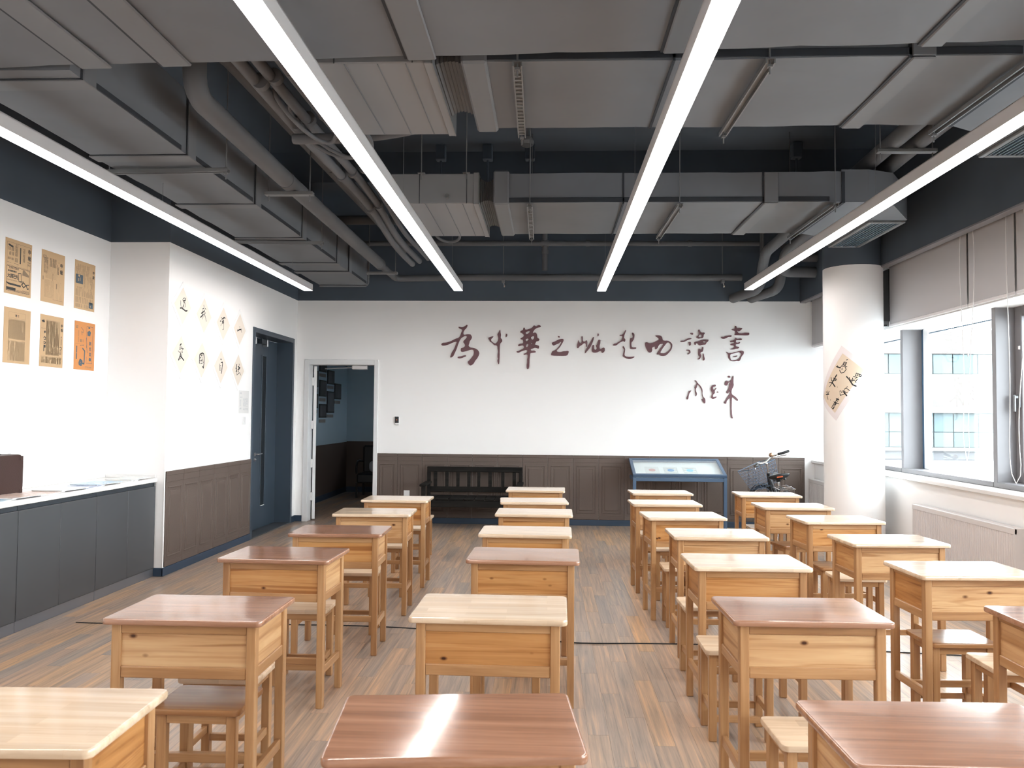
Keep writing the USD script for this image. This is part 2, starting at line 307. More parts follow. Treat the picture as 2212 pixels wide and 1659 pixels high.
TRACE = json.loads('''{"main":{"wei":[[[-1277,2761,-1247,2759,-1225,2753,-1202,2757,-1178,2773,-1155,2791,-1145,2785,-1149,2765,-1162,2742,-1186,2718,-1201,2690,-1205,2667,-1197,2649,-1181,2647,-1157,2656,-1104,2656,-1090,2639,-1080,2616,-1089,2588,-1113,2556,-1118,2529,-1128,2497,-1124,2486,-1100,2468,-1061,2464,-1017,2451,-989,2427,-973,2392,-983,2356,-1008,2309,-1027,2293,-1054,2242,-1078,2222,-1101,2214,-1117,2226,-1137,2257,-1130,2273,-1106,2297,-1079,2332,-1056,2364,-1050,2399,-1054,2427,-1068,2439,-1100,2438,-1147,2422,-1202,2406,-1232,2408,-1238,2426,-1237,2457,-1207,2465,-1183,2481,-1177,2497,-1185,2521,-1209,2549,-1180,2580,-1157,2606,-1151,2621,-1165,2635,-1185,2633,-1208,2617,-1232,2603,-1251,2576,-1267,2536,-1282,2497,-1293,2457,-1309,2418,-1328,2378,-1343,2343,-1379,2323,-1387,2335,-1371,2378,-1360,2406,-1333,2445,-1317,2489,-1302,2524,-1296,2544,-1306,2552,-1357,2536,-1397,2516,-1440,2500,-1491,2491,-1517,2506,-1502,2533,-1440,2537,-1413,2547,-1373,2559,-1346,2575,-1311,2593,-1267,2605,-1244,2643,-1233,2682,-1217,2714,-1229,2726,-1261,2737]],[[-1284,2327,-1272,2340,-1237,2343,-1205,2353,-1174,2362,-1158,2353,-1166,2342,-1193,2332,-1225,2318,-1272,2315]]],"zhong":[[[-684,2730,-678,2683,-672,2655,-675,2616,-677,2604,-655,2587,-653,2553,-675,2537,-686,2518,-687,2447,-689,2400,-687,2368,-690,2329,-692,2250,-701,2233,-709,2243,-719,2278,-718,2297,-710,2311,-718,2337,-716,2384,-709,2408,-719,2455,-719,2486,-741,2504,-759,2500,-780,2517,-808,2545,-828,2553,-834,2576,-854,2604,-829,2617,-781,2631,-777,2622,-813,2588,-808,2564,-789,2545,-757,2527,-741,2529,-718,2557,-710,2581,-711,2624,-725,2659,-703,2683]],[[-593,2670,-579,2646,-597,2616,-607,2628,-601,2656]]],"hua":[[[-209,2790,-187,2770,-174,2770,-153,2788,-127,2789,-108,2771,-120,2758,-161,2753,-196,2731,-217,2701,-225,2679,-217,2675,-193,2686,-172,2673,-164,2649,-161,2606,-139,2600,-129,2585,-143,2563,-173,2561,-184,2537,-196,2515,-177,2511,-138,2498,-134,2490,-140,2455,-159,2462,-190,2470,-211,2463,-245,2453,-253,2442,-245,2427,-202,2431,-185,2423,-178,2408,-193,2401,-241,2399,-260,2390,-262,2347,-268,2325,-269,2230,-276,2183,-292,2163,-304,2183,-308,2217,-300,2265,-301,2308,-292,2338,-294,2368,-309,2379,-340,2370,-355,2376,-335,2390,-310,2396,-295,2424,-306,2437,-331,2435,-379,2420,-422,2398,-443,2402,-456,2415,-422,2424,-379,2445,-349,2463,-345,2480,-362,2504,-392,2497,-422,2488,-431,2501,-425,2514,-397,2527,-367,2527,-356,2545,-361,2584,-393,2588,-399,2597,-389,2605,-350,2627,-348,2649,-376,2677,-398,2683,-402,2692,-390,2705,-362,2718,-358,2748,-347,2756,-336,2748,-334,2724,-303,2725,-265,2736,-230,2753],[-329,2679,-308,2696,-269,2707,-264,2694,-281,2675,-312,2657],[-254,2610,-238,2628,-204,2634,-203,2610,-216,2587,-233,2582],[-328,2580,-307,2599,-285,2597,-283,2582,-311,2555],[-319,2493,-313,2515,-298,2526,-285,2519,-287,2498,-306,2475,-317,2480],[-252,2528,-240,2539,-229,2535,-239,2517]]],"zhi":[[[122,2631,141,2638,158,2625,145,2609]],[[40,2534,53,2547,93,2561,128,2581,171,2596,200,2596,212,2581,194,2539,159,2482,137,2459,111,2433,118,2413,173,2411,194,2420,234,2425,284,2429,274,2385,256,2359,177,2356,41,2360,31,2377,52,2424,80,2430,106,2450,141,2490,163,2521,176,2548,170,2559,154,2543,137,2528,102,2517,69,2499,53,2512]]],"jue":[[[417,2586,424,2558,439,2533,459,2544,461,2575,456,2628,467,2635,476,2628,476,2558,514,2558,518,2576,527,2578,538,2562,538,2518,534,2485,518,2487,523,2514,514,2536,492,2538,457,2505,435,2496,411,2463,396,2474,400,2527]],[[623,2627,632,2620,627,2585,606,2532,580,2475,549,2439,508,2388,505,2408,514,2439,536,2470,558,2518,584,2554,605,2598]],[[686,2682,706,2656,688,2631,676,2651]],[[623,2517,636,2506,637,2488,630,2470,641,2448,654,2442,672,2462,667,2484,658,2503,684,2528,684,2559,695,2585,721,2585,722,2546,711,2506,709,2466,724,2453,768,2480,785,2462,781,2423,759,2403,740,2405,735,2427,720,2431,676,2405,615,2404,600,2439,602,2470,606,2501]]],"qi":[[[1075,2727,1081,2718,1064,2674,1051,2635,1051,2606,1064,2602,1071,2580,1060,2554,1051,2567,1030,2567,982,2542,947,2507,903,2502,895,2515,912,2531,942,2535,973,2555,1012,2577,1025,2608,1032,2637,1012,2643,988,2643,990,2654,1021,2654,1042,2670,1060,2705]],[[1162,2686,1178,2686,1197,2662,1191,2605,1173,2569,1152,2547,1154,2495,1169,2479,1213,2482,1225,2471,1209,2458,1143,2457,1134,2468,1134,2600,1143,2611,1165,2613,1173,2635,1160,2675]],[[1041,2501,1056,2481,1067,2455,1063,2420,1056,2371,1074,2354,1109,2347,1161,2348,1191,2354,1199,2346,1170,2328,1139,2317,1100,2319,1056,2341,1032,2358,1039,2384,1043,2419,1056,2450,1032,2477,1034,2494]]],"er":[[[1487,2650,1547,2651,1573,2635,1582,2610,1584,2589,1604,2575,1660,2577,1691,2560,1714,2536,1721,2515,1712,2458,1678,2414,1643,2378,1617,2363,1556,2363,1535,2387,1509,2382,1502,2389,1522,2422,1543,2457,1574,2496,1595,2527,1587,2534,1543,2525,1530,2505,1513,2465,1487,2454,1478,2461,1480,2492,1465,2496,1437,2474,1443,2443,1430,2410,1391,2409,1369,2447,1352,2482,1344,2522,1345,2550,1374,2555,1395,2537,1465,2549,1491,2566,1526,2582,1539,2597,1517,2619,1487,2639],[1552,2411,1578,2457,1613,2505,1643,2545,1665,2554,1691,2536,1704,2506,1695,2466,1665,2431,1617,2400,1565,2400]]],"du":[[[1967,2686,2007,2687,2009,2669,1998,2657,1979,2665,1967,2676]],[[1830,2565,1842,2577,1882,2577,1917,2602,1955,2616,1986,2611,1983,2602,1955,2593,1931,2585,1900,2567,1872,2558,1832,2558]],[[1939,2551,1959,2562,1978,2557,1978,2515,1948,2507,1952,2536]],[[1908,2451,1952,2452,1969,2438,1971,2406,1958,2396,1934,2383,1927,2395,1952,2410,1953,2427,1941,2438,1913,2441]],[[2080,2732,2097,2734,2104,2708,2118,2690,2163,2693,2168,2680,2152,2659,2149,2627,2135,2613,2107,2613,2083,2604,2050,2620,2052,2634,2083,2659,2087,2690,2078,2718],[2080,2641,2095,2662,2118,2666,2126,2645,2118,2626,2087,2627]],[[2023,2559,2042,2562,2080,2571,2138,2594,2211,2594,2220,2586,2211,2565,2190,2551,2182,2523,2132,2521,2107,2512,2087,2515,2069,2540,2052,2550,2043,2522,2033,2518,2023,2529],[2140,2568,2152,2571,2182,2568,2176,2556,2152,2548]],[[2083,2473,2100,2459,2118,2451,2126,2463,2128,2484,2138,2494,2149,2487,2147,2459,2138,2423,2114,2419,2105,2403,2111,2389,2120,2368,2107,2337,2097,2319,2069,2314,2071,2323,2090,2340,2100,2358,2078,2372,2078,2435]],[[2140,2402,2154,2396,2159,2355,2168,2327,2161,2306,2142,2300,2142,2354]]],"shu":[[[2583,2785,2602,2785,2604,2754,2632,2756,2678,2758,2684,2746,2655,2719,2636,2707,2625,2715,2613,2723,2617,2703,2636,2682,2686,2682,2716,2690,2774,2690,2779,2685,2779,2657,2716,2653,2640,2657,2571,2656,2586,2672,2590,2703,2575,2719,2544,2727,2544,2736,2575,2740,2586,2758]],[[2387,2633,2425,2631,2444,2643,2502,2651,2533,2656,2539,2645,2529,2631,2490,2633,2456,2608,2402,2605]],[[2592,2626,2607,2604,2640,2610,2674,2610,2680,2599,2670,2587,2601,2589,2594,2575,2597,2554,2624,2552,2643,2564,2655,2556,2643,2537,2613,2533,2590,2529,2592,2509,2601,2498,2635,2496,2640,2482,2628,2471,2597,2470,2570,2459,2524,2456,2515,2466,2540,2470,2563,2478,2574,2501,2570,2513,2525,2515,2517,2524,2532,2540,2571,2544,2578,2563,2544,2559,2517,2559,2515,2575,2555,2583,2580,2595]],[[2459,2423,2471,2423,2494,2406,2540,2406,2559,2416,2609,2422,2643,2440,2693,2440,2706,2420,2696,2386,2673,2366,2658,2319,2639,2294,2608,2300,2585,2294,2539,2293,2516,2307,2490,2346,2490,2381,2478,2404],[2515,2390,2559,2400,2628,2421,2654,2418,2668,2397,2662,2370,2639,2331,2616,2315,2574,2309,2528,2305,2515,2346]],[[2547,2350,2559,2362,2593,2370,2612,2375,2616,2366,2593,2350]]],"sa":[[[1982,1891,1974,1869,1952,1840,1944,1805,1942,1771,1927,1756,1914,1773,1925,1801,1940,1839,1948,1880,1961,1869]],[[2020,2019,2045,2029,2071,1985,2104,1956,2130,1913,2137,1879,2134,1832,2144,1798,2172,1773,2176,1718,2165,1705,2151,1713,2119,1768,2142,1764,2144,1781,2132,1811,2130,1866,2117,1909,2092,1951,2069,1972,2060,1960,2058,1930,2043,1908,2045,1874,2058,1849,2056,1819,2041,1802,2045,1827,2035,1861,2035,1908,2024,1927,2045,1959,2060,1985,2045,2011,2029,2015]]],"sb":[[[2317,1970,2317,1942,2286,1940,2277,1918,2286,1895,2298,1895,2326,1931,2324,1910,2302,1885,2306,1859,2298,1842,2279,1829,2279,1799,2285,1793,2332,1804,2323,1787,2285,1767,2269,1769,2250,1791,2269,1833,2273,1850,2252,1884,2248,1914,2260,1948,2281,1965]],[[2345,1875,2356,1861,2347,1853,2335,1868]]],"sc":[[[2484,2086,2501,2094,2524,2075,2505,2062,2486,2069]],[[2553,2094,2563,2086,2559,2005,2565,1952,2534,1899,2534,1835,2571,1814,2601,1789,2626,1757,2615,1742,2588,1767,2559,1793,2538,1795,2536,1742,2535,1601,2543,1534,2552,1504,2541,1500,2525,1521,2518,1572,2519,1788,2508,1790,2496,1775,2466,1741,2462,1707,2445,1703,2428,1720,2454,1754,2475,1796,2513,1843,2515,1877,2496,1882,2492,1848,2475,1845,2461,1862,2479,1890,2496,1916,2500,1967,2517,2009,2505,2011,2488,1992,2475,1956,2450,1956,2437,1973,2454,2017,2469,2028,2488,2011,2526,2026,2540,2056]]]},"dia":{"huan":[[0,7664,2641,7693,2648,7718,2642,7707,2624,7689,2624,7653,2611,7649,2627,7664,2641],[0,7666,2599,7690,2605],[0,7695,2617,7673,2575,7645,2547],[0,7675,2586,7678,2543],[0,7708,2602,7716,2562],[0,7603,2609,7611,2567,7618,2546],[1,7601,2535,7618,2542,7663,2533,7724,2521,7748,2530],[1,7665,2614,7701,2626]],"wo":[[0,8126,2637,8135,2586,8153,2559,8169,2521,8199,2475],[0,8104,2597,8124,2602],[0,8104,2594,8103,2553,8097,2489],[1,8074,2544,8146,2579],[1,8056,2501,8121,2538],[0,8173,2565,8129,2513],[0,8161,2607,8182,2598]],"he":[[0,8575,2562,8587,2559],[1,8555,2518,8570,2526],[0,8569,2471,8582,2496],[1,8595,2546,8654,2572,8681,2567],[0,8647,2565,8646,2503,8646,2444,8620,2434],[1,8604,2522,8641,2535,8645,2518,8616,2502,8607,2521]],"shan":[[0,9105,2526,9111,2488],[1,9049,2478,9041,2464,9099,2485,9149,2492],[0,9148,2505,9153,2489,9168,2458]],"ai":[[1,7637,2190,7615,2175],[0,7606,2159,7607,2132],[0,7622,2164,7632,2152],[0,7651,2169,7655,2154],[0,7610,2133,7649,2151,7688,2148,7663,2131],[0,7579,2118,7583,2110],[0,7599,2105,7618,2112],[0,7640,2120,7638,2099],[0,7670,2117,7674,2108],[1,7635,2102,7614,2064,7590,2031],[1,7620,2068,7647,2064,7701,2034],[0,7655,2082,7653,2064,7615,2038],[0,7626,2077,7659,2086]],"guo":[[1,8055,2030,8055,2096,8061,2119,8118,2139,8152,2132,8165,2092,8161,2028,8152,1986,8129,2000],[0,8087,2108,8116,2120,8131,2115],[0,8066,2085,8088,2089,8088,2080],[0,8101,2119,8122,2070,8149,2040],[0,8061,2056,8118,2069,8090,2048],[0,8084,2027,8127,2035]],"zi":[[1,8588,2107,8600,2105],[0,8562,2054,8565,1984,8595,1989],[0,8563,2029,8596,2039],[0,8571,2009,8594,2013],[1,8602,2072,8635,2077,8640,2059,8624,1997,8608,1953]],"qiang":[[1,9042,2078,9039,2055,9016,2028],[1,9032,2039,9045,2011,9022,1993],[0,9050,2011,9048,1956,9085,1971,9134,1990,9170,1959],[0,9104,2088,9120,2086,9089,2049],[1,9080,2055,9140,2045,9074,2022],[0,9123,2031,9075,2003,9100,1998],[0,9091,2004,9097,1981]]},"col":[[0,-635,2128,-646,2125],[0,-670,2105,-644,2100,-659,2065,-680,2076,-670,2105],[0,-673,2096,-651,2090],[0,-680,2086,-656,2078],[0,-685,2076,-710,2047],[1,-749,2059,-710,2045],[0,-749,2059,-738,2068],[0,-690,2061,-642,2053],[0,-661,2056,-650,2026,-671,1997,-700,1990,-715,2013,-715,2023],[0,-690,2042,-693,2024],[1,-750,1972,-776,1935,-810,1886],[0,-810,1886,-845,1850],[0,-820,1947,-813,1912,-759,1915,-753,1930,-770,1935,-788,1921],[0,-788,1941,-759,1915],[1,-807,1896,-771,1850],[0,-849,1895,-807,1896],[0,-907,1799,-883,1788],[0,-887,1808,-887,1773],[0,-853,1803,-870,1778],[1,-907,1771,-858,1772],[0,-892,1763,-871,1717],[0,-552,1987,-561,1960],[0,-547,1985,-502,1965,-511,1950,-563,1960],[0,-534,1980,-543,1960],[0,-520,1970,-529,1955],[0,-579,1950,-543,1945],[0,-543,1945,-611,1897],[0,-588,1936,-593,1901],[0,-570,1911,-607,1916],[0,-543,1921,-562,1901,-557,1889],[0,-620,1941,-616,1916],[1,-645,1951,-611,1907,-589,1867,-557,1852],[0,-642,1848,-637,1843],[0,-743,1845,-653,1833,-617,1806],[0,-649,1838,-668,1819],[0,-712,1809,-716,1790],[0,-682,1809,-663,1799,-673,1769,-712,1757,-715,1775],[0,-692,1804,-697,1784],[1,-677,1794,-647,1754],[0,-640,1789,-663,1784],[0,-733,1730,-766,1691],[1,-755,1721,-728,1711],[0,-760,1706,-739,1696],[0,-836,1712,-790,1696,-728,1668],[1,-778,1681,-758,1676,-797,1617],[0,-778,1681,-816,1632,-803,1617],[0,-790,1666,-769,1661],[0,-803,1651,-778,1646]]}''')
GLYPH = json.loads('''{"申":[[[8,-44,8,-16,9,-15,25,-15,26,-8,31,-9,31,-15,48,-15,48,-44,47,-45,43,-45,42,-42,31,-42,31,-55,25,-55,25,-42,14,-42,13,-45],[31,-25,42,-26,42,-20,31,-20],[41,-37,42,-31,31,-31,31,-37],[14,-36,25,-37,25,-31,14,-31],[14,-25,25,-26,25,-20,14,-20]]],"報":[[[5,-45,6,-40,14,-39,14,-37,6,-36,6,-32,10,-32,10,-30,9,-27,5,-26,5,-22,14,-21,14,-19,7,-19,7,-14,14,-14,15,-9,19,-9,21,-14,28,-14,28,-11,49,-11,49,-23,46,-26,50,-28,50,-30,45,-44,51,-50,49,-55,47,-55,41,-50,35,-55,28,-55,27,-45,20,-45,20,-55,14,-55,14,-45],[37,-27,36,-21,43,-21,43,-16,33,-16,33,-27],[38,-32,39,-38,42,-38,43,-32],[33,-48,35,-48,37,-45,35,-39,34,-39],[24,-31,28,-32,28,-27,25,-27],[27,-37,20,-37,20,-40,28,-40],[27,-19,20,-19,20,-22,28,-22],[14,-28,18,-32,19,-28,14,-27]]],"大":[[[5,-52,7,-49,11,-48,16,-44,23,-31,23,-28,6,-28,6,-23,7,-22,25,-22,25,-9,26,-8,31,-9,30,-22,50,-22,50,-28,33,-29,37,-39,40,-41,40,-43,47,-49,51,-50,51,-52,48,-55,45,-55,42,-53,34,-45,28,-35,27,-35,23,-45,13,-54,8,-55]]],"潤":[[[5,-27,7,-22,13,-24,14,-26,17,-26,17,-19,13,-18,10,-14,7,-13,9,-9,16,-12,18,-10,32,-10,32,-29,22,-29,22,-45,30,-44,30,-42,25,-42,24,-31,42,-31,41,-42,35,-42,35,-44,44,-45,44,-29,34,-29,34,-10,49,-10,49,-53,47,-55,39,-55,38,-50,24,-50,23,-49,22,-55,17,-55,16,-43,14,-45,11,-54,6,-53,6,-50,12,-36,13,-35,17,-36,17,-30,15,-30,13,-32,9,-28],[39,-23,44,-24,44,-22,39,-22],[39,-16,44,-17,44,-15,39,-15],[23,-22,22,-24,27,-24,27,-22],[23,-15,22,-17,27,-17,27,-15]]],"芒":[[[6,-18,6,-13,16,-13,17,-8,21,-8,22,-13,34,-13,35,-8,39,-8,40,-13,50,-13,50,-18,40,-18,39,-24,34,-24,34,-18,22,-19,22,-21,27,-20,29,-23,31,-23,34,-29,48,-29,49,-34,18,-35,18,-47,46,-47,46,-52,45,-53,13,-53,12,-52,12,-34,7,-34,7,-29,27,-29,27,-27,24,-24,17,-24,16,-18]]],"光":[[[5,-53,5,-50,12,-48,15,-45,18,-37,18,-32,6,-32,6,-27,15,-26,13,-18,10,-15,10,-12,15,-11,17,-14,21,-23,18,-27,25,-27,25,-9,30,-8,31,-9,31,-27,38,-27,38,-25,36,-25,35,-23,41,-11,42,-10,46,-11,47,-14,40,-27,50,-27,51,-31,50,-32,37,-32,37,-49,45,-50,46,-42,48,-42,51,-43,50,-53,48,-55,33,-55,32,-54,30,-32,25,-32,24,-33,23,-42,20,-48,16,-52,11,-55,7,-55]]],"新":[[[5,-48,9,-39,5,-37,5,-34,15,-32,15,-30,5,-30,5,-25,10,-24,9,-19,6,-19,6,-14,14,-14,13,-10,17,-8,19,-9,22,-14,30,-14,43,-11,45,-9,49,-12,49,-14,47,-15,35,-18,35,-25,51,-25,51,-30,46,-30,46,-55,40,-55,40,-30,35,-30,34,-45,29,-55,25,-52,25,-48,22,-43,20,-43,20,-52,18,-54,12,-54,11,-49,8,-50],[21,-30,20,-33,29,-33,30,-32,30,-30],[26,-19,25,-25,30,-25,30,-19],[26,-38,25,-40,27,-43,29,-43,29,-38],[15,-19,16,-25,19,-25,20,-19],[13,-42,11,-49,15,-49,15,-42]]],"民":[[[7,-54,7,-50,9,-47,9,-11,44,-11,45,-12,45,-27,31,-27,31,-31,33,-33,48,-33,48,-38,34,-39,34,-42,40,-49,44,-48,44,-42,49,-44,49,-50,47,-54,45,-55,37,-54,31,-48,26,-38,14,-38,14,-47,27,-45,28,-50,12,-54,10,-56],[16,-16,14,-18,14,-22,39,-22,39,-16],[14,-29,16,-33,25,-33,25,-27,15,-27]]],"金":[[[5,-27,5,-24,12,-22,13,-20,20,-17,27,-8,31,-9,32,-13,35,-16,51,-24,51,-27,49,-29,42,-27,41,-28,31,-29,31,-33,47,-33,48,-34,48,-38,43,-38,43,-42,39,-48,50,-49,50,-54,7,-54,6,-49,16,-48,13,-42,13,-38,9,-38,8,-34,9,-33,25,-33,25,-29,14,-27,7,-29],[31,-48,33,-49,38,-38,31,-38],[22,-22,22,-23,34,-22,28,-17],[18,-39,22,-46,22,-49,25,-49,25,-38,18,-38]]],"筆":[[[5,-32,6,-28,12,-28,11,-23,6,-22,5,-20,8,-18,13,-9,17,-9,18,-13,29,-13,31,-9,35,-9,36,-13,50,-13,50,-18,42,-19,42,-22,46,-23,46,-28,51,-29,50,-33,46,-33,46,-38,47,-40,47,-45,50,-46,50,-50,31,-50,30,-55,25,-55,25,-50,6,-50,6,-46,10,-45,9,-40,11,-39,11,-34],[31,-18,31,-22,36,-22,35,-18],[12,-21,16,-22,17,-21,14,-19]]],"戰":[[[5,-48,5,-43,16,-42,16,-41,7,-41,7,-22,6,-21,6,-11,7,-10,30,-10,31,-11,31,-23,34,-23,34,-9,39,-9,40,-11,44,-9,47,-12,50,-17,51,-26,49,-26,49,-32,43,-42,43,-45,46,-48,47,-48,47,-42,52,-44,51,-52,48,-56,42,-55,39,-50,32,-55,28,-55,26,-51,29,-50,29,-48,21,-48,21,-55,16,-56,16,-48],[40,-13,39,-13,39,-21,40,-22,44,-22,45,-19],[40,-28,41,-33,43,-33,44,-27],[30,-41,21,-41,21,-43,32,-43,33,-46,37,-43,35,-28,31,-28,30,-29],[23,-15,24,-18,26,-18,26,-15],[21,-35,25,-36,25,-34,21,-34],[21,-28,25,-29,25,-27,21,-27],[12,-28,16,-29,16,-27,12,-27],[16,-35,12,-34,12,-36,16,-36],[12,-15,11,-17,14,-17,14,-15]]],"士":[[[6,-30,6,-24,25,-24,25,-9,31,-9,31,-24,50,-24,51,-25,50,-30,31,-30,31,-47,48,-47,48,-52,47,-53,9,-53,8,-52,9,-47,25,-47,25,-31]]],"C":[[[6,-39,7,-23,12,-16,18,-13,26,-13,33,-17,31,-22,28,-22,24,-19,17,-20,14,-23,12,-31,14,-42,17,-45,25,-46,31,-42,34,-45,32,-49,26,-52,15,-51,9,-46]]],"R":[[[8,-14,25,-14,28,-15,32,-19,33,-29,26,-36,31,-43,34,-51,27,-51,22,-40,18,-36,14,-36,14,-51,8,-51],[14,-29,24,-30,27,-26,26,-21,23,-20,14,-20]]],"A":[[[3,-49,15,-14,22,-14,31,-43,34,-48,34,-51,28,-51,23,-41,12,-41,11,-48,9,-51,4,-51],[17,-25,15,-35,22,-35,20,-25]]],"V":[[[3,-17,3,-14,10,-15,18,-40,19,-40,21,-34,26,-14,32,-14,32,-19,21,-51,14,-51,11,-38]]],"E":[[[8,-14,30,-14,30,-20,14,-21,14,-29,27,-29,28,-30,27,-35,14,-35,14,-45,30,-45,31,-46,30,-51,8,-51]]],"N":[[[8,-14,15,-15,26,-36,28,-37,29,-14,35,-14,35,-51,29,-51,27,-49,19,-33,15,-28,14,-51,8,-51]]]}''')
def ring(a): return [(a[i] / 1000, a[i + 1] / 1000) for i in range(0, len(a), 2)]

# ---------------------------------------------------------------- room shell (camera stands at x 0, y 0; the lettered wall is at y 11.25)
XL, XREC, YB, ZP, ZC, YF = -3.578, -4.149, 11.25, 3.13, 4.3, -3.2     # pier face, recessed wall, back wall, paint line, slab, wall behind the camera
def yz_slab(poly, x0, x1):                # polygon in (y, z), from x0 to x1
    return MB().prism(poly, x0, x1).map(lambda v: np.stack([v[:, 2], v[:, 0], v[:, 1]], 1))
def xz_slab(poly, y0, y1):                # polygon in (x, z), from y0 to y1
    m = MB().prism(poly, -y1, -y0).map(lambda v: np.stack([v[:, 0], -v[:, 2], v[:, 1]], 1)); return m
WALLPANEL_H = 0.89
def wall_panel(w):
    """One embossed wall board, u to the right, v up, d off the wall: (u, d, v)."""
    m = MB(); g = 0.0007
    m.box(g, w - g, 0, 0.010, 0, WALLPANEL_H, 0.003)
    m.box(g, w - g, 0, 0.015, WALLPANEL_H - 0.042, WALLPANEL_H, 0.004)
    m.box(g, w - g, 0, 0.0125, WALLPANEL_H - 0.104, WALLPANEL_H - 0.046, 0.003)
    m.box(g, w - g, 0, 0.0125, 0, 0.052, 0.003)
    if w > 0.2:
        a, b, lo, hi, t = 0.040, w - 0.040, 0.085, 0.745, 0.016
        for q in ((a, b, lo, lo + t), (a, b, hi - t, hi), (a, a + t, lo + t, hi - t), (b - t, b, lo + t, hi - t)):
            m.box(q[0], q[1], 0, 0.0165, q[2], q[3], 0.005)
        a, b, lo, hi = 0.078, w - 0.078, 0.125, 0.705
        m.box(a, b, 0, 0.0155, lo, hi, 0.008)
    return m

# floor: sheet flooring printed and ribbed as planks; every plank that shows large is a piece of its own
floor = struct('floor')
obj('underlay', box(-4.4, 3.95, YF, 11.46, -0.12, -0.004), 'underlay', floor)
def in_view(x, y):
    q = np.array([x, y, 0.0]) - np.array([0, 0, 1.52819]); c = np.array(R_) @ q
    return c[2] < 0 and abs(c[0] / -c[2]) < 0.655 and -0.50 < c[1] / -c[2] < 0.4
planks, rest = [], MB()
for r in range(math.floor(-3.7 / PW), math.ceil(3.66 / PW)):
    off = (r * PSTEP % 1.0) * PL
    for c in range(math.floor((YF + off) / PL) - 1, math.ceil((11.4 + off) / PL) + 1):
        x0, x1 = max(r * PW, -3.70), min((r + 1) * PW, 3.66)
        y0, y1 = max(c * PL - off, YF), min((c + 1) * PL - off, 11.4)
        if x1 - x0 > 0.01 and y1 - y0 > 0.02:
            q = (x0 + 0.0003, x1 - 0.0003, y0 + 0.0005, y1 - 0.0005)
            seen = sum(in_view(x, y) for x in (x0, x1) for y in (y0, (y0 + y1) / 2, y1))
            planks.append(((y0 + y1) / 2 if seen > 1 else 500.0, q))
planks.sort(key=lambda t: t[0])
for i, (_, q) in enumerate(planks):
    if i < 298: obj('plank', box(*q, -0.004, 0.0), 'floor_vinyl', floor)
    else: rest.box(*q, -0.004, 0.0)
tag(obj('plank_field', rest, 'floor_vinyl', floor), kind='stuff')
sm = MB()
sm.tube(curve([(-3.4, 5.715, 0.002), (-2.4, 5.735, 0.003), (-1.0, 5.745, 0.003), (0.0, 5.50, 0.004), (0.19, 5.455, 0.005), (0.5, 5.47, 0.003), (0.86, 5.483, 0.003), (1.6, 5.47, 0.003), (2.6, 5.36, 0.003), (3.5, 5.3, 0.003)], 8), 0.0042, 6)
tag(obj('seam_edge', sm, 'rubber', floor), label='dark lifted edge where two sheets of flooring meet')
obj('floor_board', box(-3.46, -0.6, 11.40, 15.7, -0.05, -0.001), 'floor_vinyl', floor)

ceiling = struct('ceiling')
obj('slab', box(-4.4, 4.2, YF - 0.2, 11.46, ZC, ZC + 0.2), 'paint_dark', ceiling)
for y in (1.2, 8.35): obj('beam', box(-4.2, 3.5, y, y + 0.32, 3.98, ZC), 'paint_dark', ceiling)

wall_back = struct('wall_back')
opening = sbox(-3.46, -0.01, -2.41, 2.288)
obj('plaster', xz_slab(sbox(-4.2, 0, 4.1, ZP).difference(opening), YB, YB + 0.16), 'wall_white', wall_back)
obj('upper_band', box(-4.2, 4.1, YB, YB + 0.16, ZP, ZC), 'paint_dark', wall_back)
edges = [-2.403, -2.114] + [-2.114 + 0.3525 * k for k in range(1, 17)] + [3.543]
for a, b in zip(edges, edges[1:]):
    if b - a < 0.03: continue
    m = wall_panel(b - a).map(lambda v, a=a: np.stack([a + v[:, 0], YB - v[:, 1], 0.08 + v[:, 2]], 1))
    obj('panel', m, 'panel_brown', wall_back)
tag(obj('outlet', MB().box(-2.022, -1.936, YB - 0.020, YB, 0.372, 0.458, 0.006), 'white_metal', wall_back), label='white power outlet')

wall_left = struct('wall_left')
obj('plaster', box(-4.35, XREC, YF, 7.5, 0, ZP), 'wall_white', wall_left)
obj('upper_band', box(-4.35, XREC, YF, 7.5, ZP, ZC), 'paint_dark', wall_left)
dopen = sbox(9.545, -0.01, 11.08, 2.558)
obj('plaster', yz_slab(sbox(7.37, 0, 11.25, ZP).difference(dopen), XREC - 0.1, XL), 'wall_white', wall_left)
obj('upper_band', box(XREC - 0.1, XL, 7.37, 11.25, ZP, ZC), 'paint_dark', wall_left)
le = [7.39, 7.747, 8.103, 8.466, 8.829, 9.19, 9.535]
for a, b in zip(le, le[1:]):
    m = wall_panel(b - a).map(lambda v, a=a: np.stack([XL + v[:, 1], a + v[:, 0], 0.08 + v[:, 2]], 1))
    obj('panel', m, 'panel_brown', wall_left)
obj('corner_bead', box(XL - 0.002, XL + 0.004, 7.364, 7.384, 0.08, 1.0, 0.002), 'wall_white', wall_left)

wall_front = struct('wall_front')
obj('plaster', box(-4.35, 4.1, YF - 0.2, YF, 0, ZP), 'wall_white', wall_front)
obj('upper_band', box(-4.35, 4.1, YF - 0.2, YF, ZP, ZC), 'paint_dark', wall_front)

